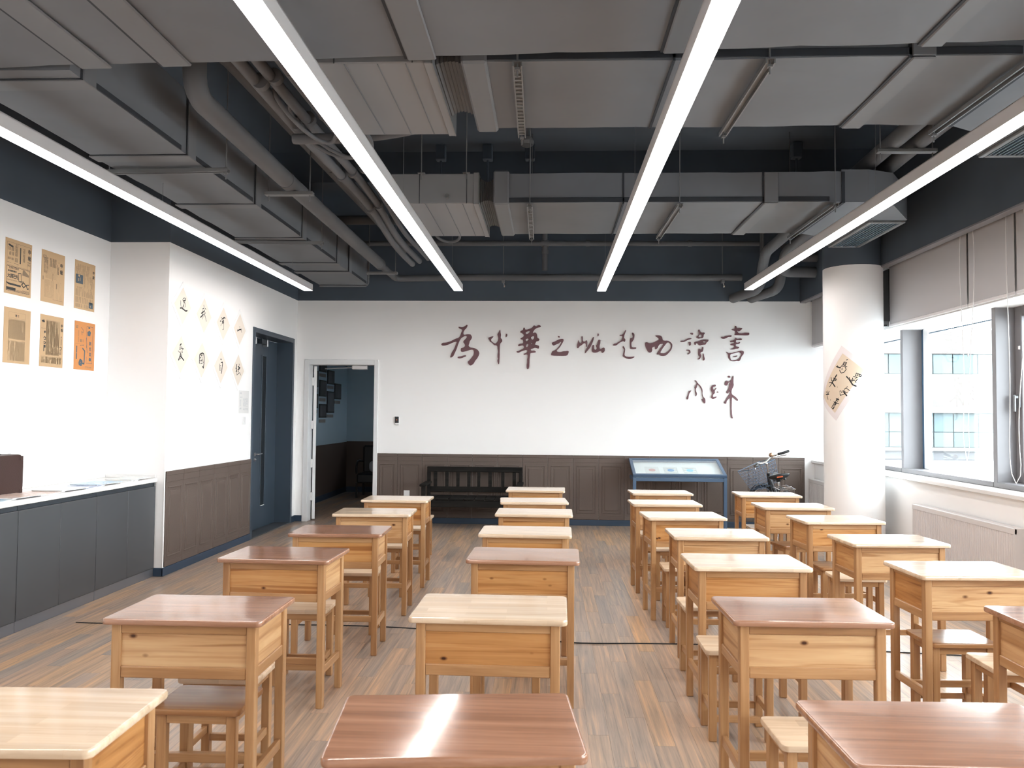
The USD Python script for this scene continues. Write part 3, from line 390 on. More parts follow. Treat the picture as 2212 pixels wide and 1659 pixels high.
b = struct('baseboard_left')
obj('board', MB().box(XL, XL + 0.014, 7.356, 9.545, 0, 0.077, 0.003), 'skirting_blue', b)
obj('board', MB().box(-3.66, XL + 0.013, 7.356, 7.37, 0, 0.077, 0.003), 'skirting_blue', b)
obj('board', MB().box(XL, XL + 0.014, 11.10, 11.25, 0, 0.085, 0.003), 'skirting_blue', b)
b = struct('baseboard_back')
obj('board', MB().box(-3.564, -3.47, YB - 0.014, YB, 0, 0.085, 0.003), 'skirting_blue', b)
obj('board', MB().box(-2.403, 3.543, YB - 0.018, YB, 0, 0.079, 0.003), 'skirting_blue', b)

# the window side
XW = 3.66
wall_right = struct('wall_right')
obj('plaster', box(XW, 4.1, YF, YB, 0, 0.90), 'wall_white', wall_right)
obj('lintel', box(XW, 4.1, YF, YB, 2.485, ZC), 'wall_white', wall_right)
obj('sill', MB().box(3.618, 3.862, YF, YB, 0.90, 0.938, 0.005), 'counter_white', wall_right)
obj('upper_band', MB().box(3.475, 3.505, YF, YB, 3.12, ZC, 0.003), 'paint_dark', wall_right)
obj('upper_rail', MB().box(3.475, 3.56, YF, YB, 3.105, 3.125, 0.003), 'frame_grey', wall_right)
obj('plaster', box(3.505, XW, YF, YB, 3.4, ZC), 'paint_dark', wall_right)

mull = [10.75, 8.91, 7.10, 5.29, 3.48, 1.67, -0.14, -1.95]
for k, (a, bb) in enumerate(zip([11.2] + mull, mull + [YF])):
    w = struct('window_%d' % (k + 1))
    y1, y0 = a - 0.03, bb + 0.03
    obj('frame', MB().box(3.84, 4.08, bb - 0.03, bb + 0.03, 0.938, 2.56, 0.004), 'frame_grey', w)
    obj('frame', MB().box(3.835, 4.08, y0, y1, 0.938, 0.984, 0.004), 'frame_grey', w)
    obj('frame', MB().box(3.835, 4.08, y0, y1, 2.525, 2.60, 0.004), 'frame_grey', w)
    if k in (3, 5, 7):                       # opening sash with a handle
        for q in ((y1 - 0.10, y1, 0.984, 2.525), (y0, y0 + 0.10, 0.984, 2.525), (y0 + 0.1, y1 - 0.1, 0.984, 1.07), (y0 + 0.1, y1 - 0.1, 2.40, 2.525)):
            obj('sash', MB().box(4.0, 4.06, *q, 0.006), 'frame_grey', w)
        h = obj('handle', MB().box(3.985, 4.0, y1 - 0.085, y1 - 0.045, 1.62, 1.74, 0.006).box(3.955, 3.985, y1 - 0.075, y1 - 0.055, 1.70, 1.725, 0.004).box(3.945, 3.965, y1 - 0.078, y1 - 0.052, 1.585, 1.73, 0.006), 'strut_steel', w)
        g0, g1 = y0 + 0.1, y1 - 0.1
    else:
        obj('seal', MB().box(4.04, 4.07, y1 - 0.06, y1, 0.984, 2.525, 0.003), 'seal_blue', w)
        obj('sash', MB().box(4.03, 4.065, y1 - 0.16, y1 - 0.06, 0.984, 2.525, 0.004), 'white_metal', w)
        obj('transom', MB().box(4.045, 4.06, y0, y1 - 0.16, 2.428, 2.437, 0.002), 'seal_blue', w)
        g0, g1 = y0, y1 - 0.16
    obj('pane', box(4.05, 4.056, g0, g1, 0.98, 2.53), 'pane_glass', w)

def round_column(r, z0, z1, n=72):
    a = np.arange(n) * 2 * math.pi / n
    c = np.stack([3.255 + r * np.cos(a), 8.73 + r * np.sin(a)], 1)
    return MB().loft([np.c_[c, np.full(n, z)] for z in (z0, z1)])
col = struct('column')
obj('shaft', round_column(0.30, 0, 3.12), 'wall_white', col, 30)
obj('painted_head', round_column(0.2995, 3.12, ZC), 'paint_dark', col, 30)

# ---------------------------------------------------------------- doors
d = struct('door_1')                        # dark blue double door in the left wall
c_ = MB()
for q in ((9.535, 9.60, 0, 2.568), (11.035, 11.10, 0, 2.568), (9.60, 11.035, 2.505, 2.568)):
    c_.box(XL, XL + 0.014, *q, 0.003); c_.box(-3.80, XL, max(q[0], 9.547), min(q[1], 11.078), q[2], min(q[3], 2.556), 0)
obj('casing', c_, 'door_blue', d)
for y0, y1 in ((9.602, 10.178), (10.182, 11.033)): obj('leaf', MB().box(-3.84, -3.79, y0, y1, 0.012, 2.503, 0.003), 'door_blue', d)
s = obj('view_slot', MB().box(-3.792, -3.786, 10.455, 10.60, 0.30, 2.28, 0.002), 'glass_dark', d)
for q in ((10.44, 10.455, 0.285, 2.295), (10.60, 10.615, 0.285, 2.295), (10.455, 10.60, 0.285, 0.30), (10.455, 10.60, 2.28, 2.295)):
    obj('slot_bead', MB().box(-3.79, -3.782, *q, 0.002), 'door_blue', d)
obj('slot_sill', box(-3.786, -3.778, 10.47, 10.60, 0.299, 0.308), 'white_metal', d)
obj('handle', MB().tube(bend([(-3.79, 10.235, 0.99), (-3.735, 10.235, 0.99), (-3.735, 10.36, 0.995)], 0.02), 0.009).tube([(-3.79, 10.235, 0.99), (-3.78, 10.235, 0.99)], 0.026, 14), 'steel', d, 40)
obj('lock', MB().tube([(-3.79, 10.235, 0.92), (-3.778, 10.235, 0.92)], 0.024, 14).tube([(-3.779, 10.235, 0.92), (-3.765, 10.235, 0.92)], 0.011, 10), 'steel', d, 40)
for y in (9.86, 10.28): obj('magnet_lock', MB().box(-3.785, -3.73, y, y + 0.22, 2.43, 2.495, 0.005), 'cabinet_dark', d)
for y in (10.03, 10.45): obj('lock_plate', MB().box(-3.785, -3.72, y, y + 0.03, 2.40, 2.495, 0.003), 'steel', d)
obj('threshold', MB().box(-3.80, XL + 0.01, 9.60, 11.035, 0, 0.012, 0.003), 'cabinet_grey', d)

d = struct('door_2')                        # white doorway to the room behind, its leaf swung in
f_ = MB()
for q in ((-3.462, -3.392, 0, 2.29), (-2.462, -2.402, 0, 2.29), (-3.392, -2.462, 2.214, 2.29)):
    f_.box(q[0], q[1], YB - 0.022, YB + 0.17, q[2], q[3], 0.004)
obj('casing', f_, 'white_metal', d)
u = np.array([-0.300, 0.954]); nrm = np.array([0.954, 0.300])
def leafmap(v, o=(-3.375, 11.405)):          # (along the leaf, off the leaf, z)
    return np.stack([o[0] + v[:, 0] * u[0] + v[:, 1] * nrm[0], o[1] + v[:, 0] * u[1] + v[:, 1] * nrm[1], v[:, 2]], 1)
obj('leaf', MB().box(0, 0.86, 0, 0.045, 0.015, 2.205, 0.003).map(leafmap), 'white_metal', d)
for z in (0.28, 0.75, 1.30, 1.92):
    obj('hinge', MB().box(-3.402, -3.36, 11.375, 11.402, z, z + 0.12, 0.004), 'white_metal', d)
obj('door_closer', MB().box(-2.80, -2.58, YB + 0.055, YB + 0.115, 2.155, 2.212, 0.008), 'lamp_side', d)
obj('closer_arm', MB().tube([(-2.70, YB + 0.13, 2.19), (-3.05, 11.62, 2.19), (-3.30, 11.72, 2.185)], 0.007, 8), 'white_metal', d)

# ---------------------------------------------------------------- the unlit room behind the doorway
back = struct('wall_room_behind')
obj('plaster', box(-4.1, -3.95, 11.41, 15.75, 0, 3.2), 'wall_daylight_tint', back)
obj('plaster', box(-4.1, -0.5, 15.6, 15.75, 0, 3.2), 'wall_daylight_tint', back)
obj('plaster', yz_slab(sbox(11.41, 0, 15.75, 3.2).difference(sbox(13.6, 1.5, 14.0, 2.1)), -0.6, -0.5), 'wall_daylight_tint', back)  # unseen window opening, added to let sky light into this room
obj('upper_band', box(-4.1, -0.5, 11.41, 15.75, 3.2, 3.3), 'paint_dark', back)
obj('panel', MB().box(-3.95, -3.94, 11.45, 15.6, 0.1, 0.97, 0.002), 'panel_brown', back)
obj('panel', MB().box(-3.94, -0.6, 15.59, 15.6, 0.1, 0.985, 0.002), 'panel_brown', back)
obj('skirting', MB().box(-3.95, -3.935, 11.45, 15.6, 0, 0.1, 0.002), 'skirting_blue', back)
obj('skirting', MB().box(-3.935, -0.6, 15.585, 15.6, 0, 0.1, 0.002), 'skirting_blue', back)
obj('floor_strip', box(-3.95, -3.45, 11.40, 15.7, -0.05, -0.001), 'floor_vinyl', back)
pics = [(13.65, 14.075, 2.247, 2.72), (13.15, 13.569, 1.973, 2.248), (14.16, 14.595, 2.052, 2.30), (13.666, 14.084, 1.819, 2.103), (14.649, 15.087, 1.791, 2.079), (13.15, 13.575, 1.613, 1.853), (14.155, 14.608, 1.535, 1.921), (13.675, 14.098, 1.448, 1.687)]
plab = ['topmost framed photo on the unlit wall behind the white doorway', 'framed photo by the open door leaf, upper of two, behind the doorway', 'framed dark photo right of the topmost one behind the white doorway', 'framed photo in the middle of the cluster behind the white doorway',
        'rightmost framed photo on the wall behind the white doorway', 'framed photo by the open door leaf, lower of two, behind the doorway', 'tall framed photo in the third column behind the white doorway', 'lowest framed photo on the wall behind the white doorway']
for (y0, y1, z0, z1), lb in zip(pics, plab):
    t = thing('framed_photo', lb, 'picture', (-3.95, 0, 0), group='framed photos in the unlit room')
    obj('frame', MB().box(0, 0.018, y0, y1, z0, z1, 0.003), 'black_plastic', t)
    obj('photo', MB().box(0.018, 0.0195, y0 + 0.022, y1 - 0.022, z0 + 0.022, z1 - 0.022), 'photo_grey', t)
    obj('caption', MB().box(0, 0.006, y0 + 0.02, y1 - 0.02, z0 - 0.085, z0 - 0.03), 'caption_grey', t)
t = thing('armchair', 'dark armchair in the unlit room behind the white doorway', 'chair', (-3.17, 14.75, 0), 0)
obj('seat', MB().box(-0.30, 0.30, -0.28, 0.28, 0.26, 0.44, 0.03), 'black_plastic', t)
obj('backrest', MB().box(-0.30, 0.30, 0.22, 0.31, 0.42, 0.93, 0.03), 'black_plastic', t)
for x in (-0.30, 0.27):
    obj('arm', MB().tube(curve([(x, -0.27, 0.44), (x, -0.24, 0.62), (x, 0.0, 0.66), (x, 0.26, 0.64)], 6), 0.02, 8), 'black_plastic', t, 40)
    for y in (-0.26, 0.27): obj('leg', MB().box(x - 0.015, x + 0.018, y - 0.017, y + 0.017, 0, 0.27, 0.003), 'black_plastic', t)
t = thing('cushion', 'pale cushion on the dark armchair in the unlit room', 'cushion', (-3.12, 14.72, 0.44), 0)
cv = trimesh.creation.icosphere(3); v = cv.vertices.copy(); v = np.sign(v) * np.abs(v) ** 0.6
obj('cover', (v * [0.17, 0.07, 0.11] + [0, 0, 0.115], cv.faces), 'cushion_pale', t, True)

# ---------------------------------------------------------------- outside the windows
b = thing('office_building', 'pale brick building with ribbon windows across the terrace outside', 'building', (0, 54, 0))
W0, W1 = 10.0, 46.0
for z0, z1, m_, n_ in ((5.77, 7.35, 'far_brick', 'brick_band'), (2.27, 4.43, 'far_brick', 'brick_band'), (1.87, 2.27, 'far_white', 'ledge'), (-0.62, -0.40, 'far_white', 'ledge'), (-1.24, -0.62, 'far_grey', 'plinth')):
    obj(n_, box(W0, W1, -0.25 if n_ == 'ledge' else 0, 8, z0, z1), m_, b)
obj('core', box(W0, W1, 0.5, 8, -1.24, 7.3), 'far_grey', b)
x = W0; k = 0
while x < W1 - 0.1:
    w = 1.28 if k % 3 else 1.6
    w = min(w, W1 - x)
    obj('window', MB().box(x + 0.03, x + w - 0.03, 0.12, 0.2, 4.45, 5.75, 0.02), 'far_glass' if (k * 7) % 3 else 'far_glass_dim', b)
    obj('window', MB().box(x + 0.03, x + w - 0.03, 0.12, 0.2, 0.62, 1.85, 0.02), 'far_glass_dim' if (k * 5) % 3 else 'far_glass', b)
    obj('window', MB().box(x + 0.03, x + w - 0.03, 0.12, 0.2, -0.38, 0.58, 0.02), 'far_glass' if (k * 5) % 4 else 'far_glass_dim', b)
    x += w; k += 1
tag(obj('terrace', box(4.3, 90, -40, 54, -1.5, -1.24), 'far_deck'), kind='structure')

# ---------------------------------------------------------------- lamps
for x, z, lb in ((-2.905, 3.003, 'linear white pendant light nearest the wall of papers'), (-1.085, 3.003, 'linear white pendant light above the aisle left of the middle desks'),
                 (0.622, 3.003, 'linear white pendant light over the right edge of the centre aisle'), (2.352, 3.02, 'linear white pendant light nearest the windows')):
    t = thing('pendant_light', lb, 'light', (x, 0, z), group='linear pendant lights')
    ms = MB(); y0, y1 = -2.4, 9.53
    ms.box(-0.0525, -0.0495, y0, y1, 0.002, 0.078).box(0.0495, 0.0525, y0, y1, 0.002, 0.078).box(-0.0525, 0.0525, y0, y1, 0.075, 0.08).box(-0.0525, 0.0525, y0 - 0.003, y0, 0.002, 0.08).box(-0.0525, 0.0525, y1, y1 + 0.003, 0.002, 0.08)
    obj('housing', ms, 'lamp_side', t)
    obj('diffuser', box(-0.0495, 0.0495, y0, y1, 0.0, 0.006), 'lamp_glow', t)
    for yy in (-1.8, 0.9, 5.85, 8.9): obj('suspension_wire', MB().tube([(0, yy, 0.08), (0, yy, (3.25 if x < -2 and yy > 3 else 3.98 if yy == 8.9 and False else ZC) - z)], 0.0016, 5), 'strut_steel', t)

# ---------------------------------------------------------------- ducts, units and pipes under the slab
from meshkit import fbm
def cloth_box(x0, x1, y0, y1, z0, z1, n=(40, 10, 4), amp=0.006, seed=0, poly=None):
    """A duct's cloth lagging: a box whose faces are softly uneven."""
    m = trimesh.creation.box((1, 1, 1))
    v, f = [], []
    nx, ny, nz = n
    def grid(P, U, V, a, b_):
        k = len(v)
        for i in range(a + 1):
            for j in range(b_ + 1): v.append(P + U * i / a + V * j / b_)
        for i in range(a):
            for j in range(b_):
                q = k + i * (b_ + 1) + j; f.extend([(q, q + b_ + 1, q + b_ + 2), (q, q + b_ + 2, q + 1)])
    X, Y, Z, O = np.array([x1 - x0, 0, 0.]), np.array([0, y1 - y0, 0.]), np.array([0, 0, z1 - z0]), np.array([x0, y0, z0])
    grid(O, X, Y, nx, ny); grid(O + Z, X, Y, nx, ny); grid(O, X, Z, nx, nz); grid(O + Y, X, Z, nx, nz); grid(O, Y, Z, ny, nz); grid(O + X, Y, Z, ny, nz)
    v = np.array(v)
    d = np.stack([fbm(v * 2.6 + seed + k * 17.0, 3, seed + k) - 0.5 for k in range(3)], 1) * 3.2 * amp
    return MB().add(v + d, np.array(f))

def band(t, x0, x1, y0, y1, z0, z1, p=0.014, name='flange_band'):
    """A strap over a duct's joint: a raised cloth strip around the section at x0..x1."""
    m = MB()
    m.box(x0, x1, y0 - p, y1 + p, z0 - p, z0 - 0.001, 0.005).box(x0, x1, y0 - p, y0 - 0.001, z0, z1, 0.005).box(x0, x1, y1 + 0.001, y1 + p, z0, z1, 0.005)
    e = MB().box(x0 - 0.012, x0, y0 - 0.006, y1 + 0.006, z0 - 0.006, z1)
    s = obj(name, m, 'duct_trim', t); obj('joint_edge', e, 'duct_edge', t)

# the long duct along the left side
t = thing('air_duct', 'long grey lagged duct running towards the doorway along the left', 'duct', (0, 0, 0))
obj('body', cloth_box(-3.08, -2.43, 3.89, 10.58, 3.25, 3.68, (8, 60, 5), 0.006, 3), 'duct_cloth', t, 35)
for y, s in ((3.98, 0.02), (5.19, 0), (6.44, 0), (7.70, 0), (9.0, 0), (9.55, 0)):
    obj('flange_band', MB().box(-3.10, -2.413, y + 0.012, y + 0.13, 3.238, 3.249, 0.004).box(-2.429, -2.415, y + 0.012, y + 0.13, 3.24, 3.68, 0.004), 'duct_trim', t)
    obj('joint_edge', MB().box(-3.085, -2.420, y, y + 0.012, 3.243, 3.249).box(-2.427, -2.421, y, y + 0.012, 3.243, 3.68), 'duct_edge', t)
for y0, y1 in ((4.12, 5.12), (5.34, 6.40), (6.60, 7.66), (7.88, 8.95), (9.70, 10.5)):
    obj('corner_tape', MB().box(-2.431, -2.424, y0, y1, 3.252, 3.285, 0.002), 'duct_edge', t)
tp = obj('end_lip', MB().tube(bend([(-3.08, 10.60, 3.235), (-2.45, 10.60, 3.235), (-2.42, 10.60, 3.27), (-2.42, 10.60, 3.66)], 0.06), 0.013, 8), 'duct_trim', t, 40)

def hanger(label, x0, y0, x1, y1, z, group, ladder=False):
    """A channel bar under a duct, hung from the slab by a threaded rod at either end."""
    t = thing('hanger_bar', label, 'hanger', (0, 0, 0), group=group)
    L = math.hypot(x1 - x0, y1 - y0); a = math.atan2(y1 - y0, x1 - x0)
    def mp(v): return np.stack([x0 + v[:, 0] * math.cos(a) - v[:, 1] * math.sin(a), y0 + v[:, 0] * math.sin(a) + v[:, 1] * math.cos(a), v[:, 2]], 1)
    m = MB().box(0, L, -0.024, 0.024, z + 0.022, z + 0.026).box(0, L, -0.024, -0.017, z, z + 0.025).box(0, L, 0.017, 0.024, z, z + 0.025)
    if ladder:
        q = 0.03
        while q < L - 0.03: m.box(q, q + 0.022, -0.017, 0.017, z + 0.006, z + 0.010); q += 0.05
    obj('channel', m.map(mp), 'strut_steel', t)
    for q in (0.02, L - 0.02): obj('rod', MB().tube([(q, 0, z - 0.05), (q, 0, ZC)], 0.005, 6).box(q - 0.012, q + 0.012, -0.012, 0.012, z - 0.014, z - 0.002).map(mp), 'strut_steel', t)
hanger('thin channel bar under the left duct, nearer one', -3.13, 5.48, -2.24, 5.45, 3.205, 'hanger bars under the long duct')
hanger('thin channel bar under the left duct, second one', -3.13, 7.77, -2.24, 7.82, 3.205, 'hanger bars under the long duct')

# three fan units with cross ducts, from the camera towards the back wall
def fan_row(k, y0, y1, z0, z1, xl, label_d, label_u, slant=0.0, unit=True):
    t = thing('cross_duct', label_d, 'duct', (0, 0, 0), group='lagged cross ducts')
    xs = xl
    body = cloth_box(xs, 2.42, y0, y1, z0, z1, (46, 10, 4), 0.007, 11 + k)
    if slant: body.map(lambda v: np.stack([v[:, 0], v[:, 1] - (v[:, 0] + 3.4) * slant, v[:, 2]], 1))
    obj('body', body, 'duct_cloth', t, 35)
    def P(m):
        return m.map(lambda v: np.stack([v[:, 0], v[:, 1] - (v[:, 0] + 3.4) * slant, v[:, 2]], 1)) if slant else m
    bl = [(0.62, 0.0), (1.77, 0.115)] if unit else [(-2.34, 0.16), (-1.92, 0.15), (-0.69, 0.14), (0.53, 0.12), (1.70, 0.1)]
    for bx, bw in bl:
        if bw:
            obj('flange_band', P(MB().box(bx, bx + bw, y0 - 0.016, y1 + 0.012, z0 - 0.016, z0 - 0.002, 0.006).box(bx, bx + bw, y0 - 0.016, y0 - 0.002, z0, z1, 0.005)), 'duct_trim', t)
        obj('joint_edge', P(MB().box(bx - 0.014, bx, y0 - 0.009, y1 + 0.006, z0 - 0.009, z1)), 'duct_edge', t)
    if unit:
        obj('corner_tape', MB().box(xs + 0.12, 2.3, y0 - 0.009, y0 - 0.003, z0 + 0.006, z0 + 0.045, 0.002), 'duct_edge', t)
        obj('collar', MB().box(xs - 0.01, xs + 0.12, y0 - 0.03, y1 + 0.02, z0 - 0.018, z1 + 0.02, 0.012), 'duct_trim', t)
        pl = Polygon([(2.40, y0), (2.62, y0), (2.86, y0 + 0.10), (3.20, y0 + 0.62), (3.20, y1 + 0.58), (2.87, y1 + 0.58), (2.60, y1 + 0.12), (2.40, y1)])
        obj('plenum', MB().prism(pl, z0, z1 + 0.02), 'duct_cloth', t)
        obj('elbow_seam', MB().box(2.40, 2.425, y0 - 0.01, y1 + 0.008, z0 - 0.010, z1), 'duct_edge', t)
        g = thing('air_diffuser', 'framed ceiling air diffuser with thin blades, ' + ('beside the column top' if k == 3 else 'near the top right corner'), 'vent', (0, 0, 0), group='air diffusers')
        x0, x1, a, b = 2.875, 3.195, y0 + 0.64, y1 + 0.57
        for q in ((x0, x0 + 0.035, a, b), (x1 - 0.035, x1, a, b), (x0 + 0.035, x1 - 0.035, a, a + 0.035), (x0 + 0.035, x1 - 0.035, b - 0.035, b)):
            obj('frame', MB().box(*q, z0 - 0.022, z0 - 0.001, 0.004), 'strut_steel', g)
        obj('grille_back', box(x0 + 0.035, x1 - 0.035, a + 0.035, b - 0.035, z0 - 0.006, z0 - 0.002), 'grille_blue', g)
        for q in np.linspace(x0 + 0.05, x1 - 0.05, 8):
            obj('blade', MB().box(q - 0.004, q + 0.004, a + 0.035, b - 0.035, z0 - 0.020, z0 - 0.006), 'grille_blue', g)
        # wrinkled connector
        n = 26; xs_ = np.linspace(-0.60, xs, n); rg = []
        for i, x in enumerate(xs_):
            sq = 0.035 * math.sin(math.pi * i / (n - 1)) + 0.006 * math.sin(i * 2.1)
            rg.append(np.array([(x, y0 + 0.08 + sq, z0 + 0.02 + sq), (x, y1 - 0.14 - sq, z0 + 0.02 + sq * 0.6), (x, y1 - 0.14 - sq, z1 - sq), (x, y0 + 0.08 + sq, z1 - sq)]))
        u = thing('fan_coil_unit', label_u, 'fan unit', (0, 0, 0), group='fan coil units')
        obj('casing', MB().box(-1.36, -0.60, y0, y1 + 0.10, z0, z1 + 0.005, 0.006), 'unit_steel', u)
        for q in (-1.22, -1.05, -0.88, -0.735): obj('seam', MB().box(q, q + 0.006, y0 + 0.01, y1 + 0.09, z0 - 0.003, z0 + 0.001), 'duct_cloth', u)
        obj('side_flange', MB().box(-0.64, -0.596, y0 - 0.008, y1 + 0.108, z0 - 0.008, z1 + 0.01, 0.003), 'unit_steel', u)
        obj('flange_edge', MB().box(-0.602, -0.594, y0 - 0.009, y1 + 0.109, z0 - 0.009, z1 + 0.01), 'strut_steel', u)
        obj('connector', MB().loft(rg), 'pipe_wrap', u, 30)
        obj('drain_boss', MB().tube([(-0.86, y0 - 0.03, z0 + 0.06), (-0.86, y0, z0 + 0.06)], 0.018, 10), 'strut_steel', u)
        obj('side_lines', MB().box(-1.10, -1.095, y0 - 0.003, y0, z0, z1).box(-0.70, -0.695, y0 - 0.003, y0, z0, z1), 'duct_edge', u)
        for q in (-1.08, -0.70):
            obj('rod', MB().tube([(q, y0 - 0.02, z1 - 0.05), (q, y0 - 0.02, ZC)], 0.005, 6).box(q - 0.03, q + 0.03, y0 - 0.035, y0, z1, z1 + 0.006), 'strut_steel', u)
        for j, (x, nm) in enumerate(((-0.165, 'left'), (1.075, 'middle'), (2.34, 'window'))):
            w = {('left', 2): 'ladder-like channel bar under the second cross duct', ('left', 3): 'ladder-like channel bar under the far cross duct', ('middle', 2): 'channel bar under the second cross duct, right of the third lamp',
                 ('middle', 3): 'channel bar under the far cross duct, right of the third lamp', ('window', 2): 'channel bar under the second cross duct by its window end', ('window', 3): 'channel bar under the far cross duct by its window end'}[(nm, k)]
            hanger(w, x, y0 - 0.05, x - 0.01, y1 + 0.05, z0 - 0.045, 'hanger bars under the cross ducts', ladder=(j == 0))
fan_row(1, 2.55, 3.87, 3.25, 3.62, -3.38, 'broad grey lagged duct across the ceiling nearest the camera', '', slant=0.032, unit=False)
fan_row(2, 3.96, 4.90, 3.30, 3.55, -0.44, 'second grey lagged cross duct, behind the nearest one', 'painted steel fan unit by the second cross duct')
fan_row(3, 6.66, 7.80, 3.30, 3.55, -0.46, 'far grey lagged cross duct ending above the column', 'painted steel fan unit of the far cross duct')

# pipes
def pipe(label, runs, material='pipe_wrap', group='pipes under the slab', collars=(), brackets=(), name='pipe'):
    t = thing(name, label, 'pipe', (0, 0, 0), group=group)
    for pts, r in runs: obj('tube', MB().tube(pts, r, 16), material, t, 40)
    for p, q, r in collars: obj('collar', MB().tube([p, q], r, 16), material, t, 40)
    for x0, x1, y, z in brackets:
        obj('bracket', MB().box(x0, x1, y - 0.03, y + 0.03, z - 0.012, z + 0.018, 0.004), 'strut_steel', t)
        for x in (x0 + 0.03, x1 - 0.03): obj('rod', MB().tube([(x, y, z - 0.06), (x, y, ZC)], 0.005, 6), 'strut_steel', t)
    return t
pipe('lagged pipe with a bend beside the long left duct', [(bend([(-2.12, 4.62, 4.2), (-2.12, 4.62, 3.42), (-2.12, 6.3, 3.40), (-2.12, 9.9, 3.40)], 0.16), 0.068), (bend([(-2.12, 6.3, 3.40), (-2.12, 10.98, 3.40), (-1.2, 11.0, 3.42), (2.62, 11.0, 3.42)], 0.12), 0.045)],
     collars=[((-2.12, 6.28, 3.40), (-2.12, 6.34, 3.40), 0.071), ((-2.12, 9.86, 3.40), (-2.12, 9.92, 3.40), 0.071)], brackets=[(-2.33, -1.93, 6.42, 3.318), (-2.33, -1.93, 10.1, 3.318)])
pipe('brownish pipe between the lagged pipe and the conduits', [([(-2.02, 3.0, 3.74), (-1.98, 6.0, 3.74), (-1.94, 8.9, 3.74), (-1.94, 10.6, 3.74)], 0.066)], collars=[((-2.0, 4.75, 3.74), (-1.995, 4.82, 3.74), 0.07), ((-1.95, 7.0, 3.74), (-1.95, 7.07, 3.74), 0.07)])
def conduit(x, z, r, ph):
    return curve([(x + 0.02 * math.sin(y * 1.1 + ph), y, z + (0.0 if y < 7.6 else -0.05 * min(1, (y - 7.6))) + 0.012 * math.sin(y * 1.9 + ph)) for y in np.arange(3.6, 10.7, 0.6)], 4)
for i, (x, z, r, lb) in enumerate(((-1.74, 3.50, 0.036, 'conduit left of the bundle beside the second lamp'), (-1.655, 3.53, 0.034, 'middle conduit of the bundle beside the second lamp'), (-1.56, 3.56, 0.026, 'thin conduit right of the bundle beside the second lamp'))):
    pipe(lb, [(conduit(x, z, r, i * 0.7), r)], collars=[((x + 0.015, yy, z), (x + 0.015, yy + 0.05, z), r + 0.012) for yy in (4.62, 5.3, 6.5, 7.55)], group='bundled conduits')
pipe('curved cables looping out of the second fan unit', [(curve([(-1.66, 5.0, 3.52), (-1.55, 5.35, 3.36), (-1.42, 5.4, 3.30), (-1.30, 5.12, 3.36)], 8), 0.012), (curve([(-1.70, 5.25, 3.52), (-1.52, 5.5, 3.34), (-1.33, 5.45, 3.30), (-1.22, 5.08, 3.38)], 8), 0.012), (curve([(-1.72, 4.85, 3.54), (-1.60, 5.1, 3.37), (-1.5, 5.25, 3.34), (-1.38, 5.06, 3.40)], 8), 0.014)], group='cables and drain hoses')
pipe('lagged hose along the back of the second fan unit', [(curve([(-1.75, 5.35, 3.40), (-1.3, 5.28, 3.385), (-0.95, 5.2, 3.40), (-0.74, 5.1, 3.43), (-0.70, 4.99, 3.45)], 8), 0.036)], group='cables and drain hoses')
pipe('short grey hose under the far fan unit', [(curve([(-1.15, 7.96, 3.36), (-1.08, 8.05, 3.29), (-0.98, 8.06, 3.28), (-0.90, 7.93, 3.33)], 8), 0.014)], group='cables and drain hoses')
pipe('upper thin pipe along the top of the lettered wall', [([(-2.9, 11.02, 3.90), (2.86, 11.02, 3.89)], 0.036), ([(-0.06, 11.02, 4.25), (-0.06, 11.02, 3.52)], 0.036), (bend([(2.90, 11.02, 4.25), (2.90, 11.02, 3.55), (3.05, 11.02, 3.52)], 0.08), 0.03)],
     collars=[((-0.11, 11.02, 3.898), (-0.01, 11.02, 3.898), 0.048), ((0.5, 11.02, 3.898), (0.56, 11.02, 3.898), 0.044), ((1.9, 11.02, 3.893), (1.95, 11.02, 3.893), 0.044), ((-0.06, 11.02, 3.80), (-0.06, 11.02, 3.75), 0.046)])
pipe('low grey duct pipe crossing behind the far fan unit', [([(-2.6, 9.6, 3.88), (0.2, 9.6, 3.88)], 0.055)])
for x0, dx, lb in ((2.70, 0.0, 'left lagged pipe of the pair by the windows, bending into the wall'), (2.90, 0.05, 'right lagged pipe of the pair by the windows, bending into the wall')):
    pipe(lb, [(bend([(x0 - 0.05, 4.6, 3.70), (x0, 6.4, 3.70), (x0 + 0.02 + dx, 10.15, 3.60), (x0 + 0.12 + dx, 10.7, 3.50), (x0 + 0.10 + dx, 10.75, 3.22), (x0 - 0.10 + dx, 10.95, 3.17), (x0 - 0.14 + dx, 11.24, 3.17)], 0.16), 0.066)],
         brackets=[(2.56, 3.02, 6.35, 3.615)] if dx == 0 else ())
pipe('lagged pipe running to the column top from the right', [(bend([(3.0, 10.3, 3.52), (3.05, 10.55, 3.42), (3.5, 10.6, 3.42), (3.62, 10.6, 3.42)], 0.1), 0.07), (bend([(2.98, 10.2, 3.66), (3.1, 10.5, 3.60), (3.6, 10.55, 3.6)], 0.1), 0.055)])
for x, lb in ((-0.63, 'sprinkler head under the pipe left of the letters'), (2.36, 'sprinkler head under the pipe near the window side')):
    t = thing('sprinkler', lb, 'sprinkler', (x, 10.98, 3.375), group='sprinkler heads')
    obj('clamp', MB().box(-0.022, 0.022, -0.03, 0.03, -0.035, 0.012, 0.005), 'strut_steel', t)
    obj('head', MB().tube([(0.01, 0, -0.03), (0.02, 0, -0.075)], 0.012, 8).tube([(0.012, 0, -0.072), (0.026, 0, -0.078)], 0.02, 8), 'steel', t)
    obj('rod', MB().tube([(0, 0.02, 0.02), (0, 0.02, ZC - 3.375)], 0.005, 6), 'strut_steel', t)
t = thing('smoke_detector', 'round smoke detector hanging below the dark slab', 'detector', (-0.20, 6.92, 3.86))
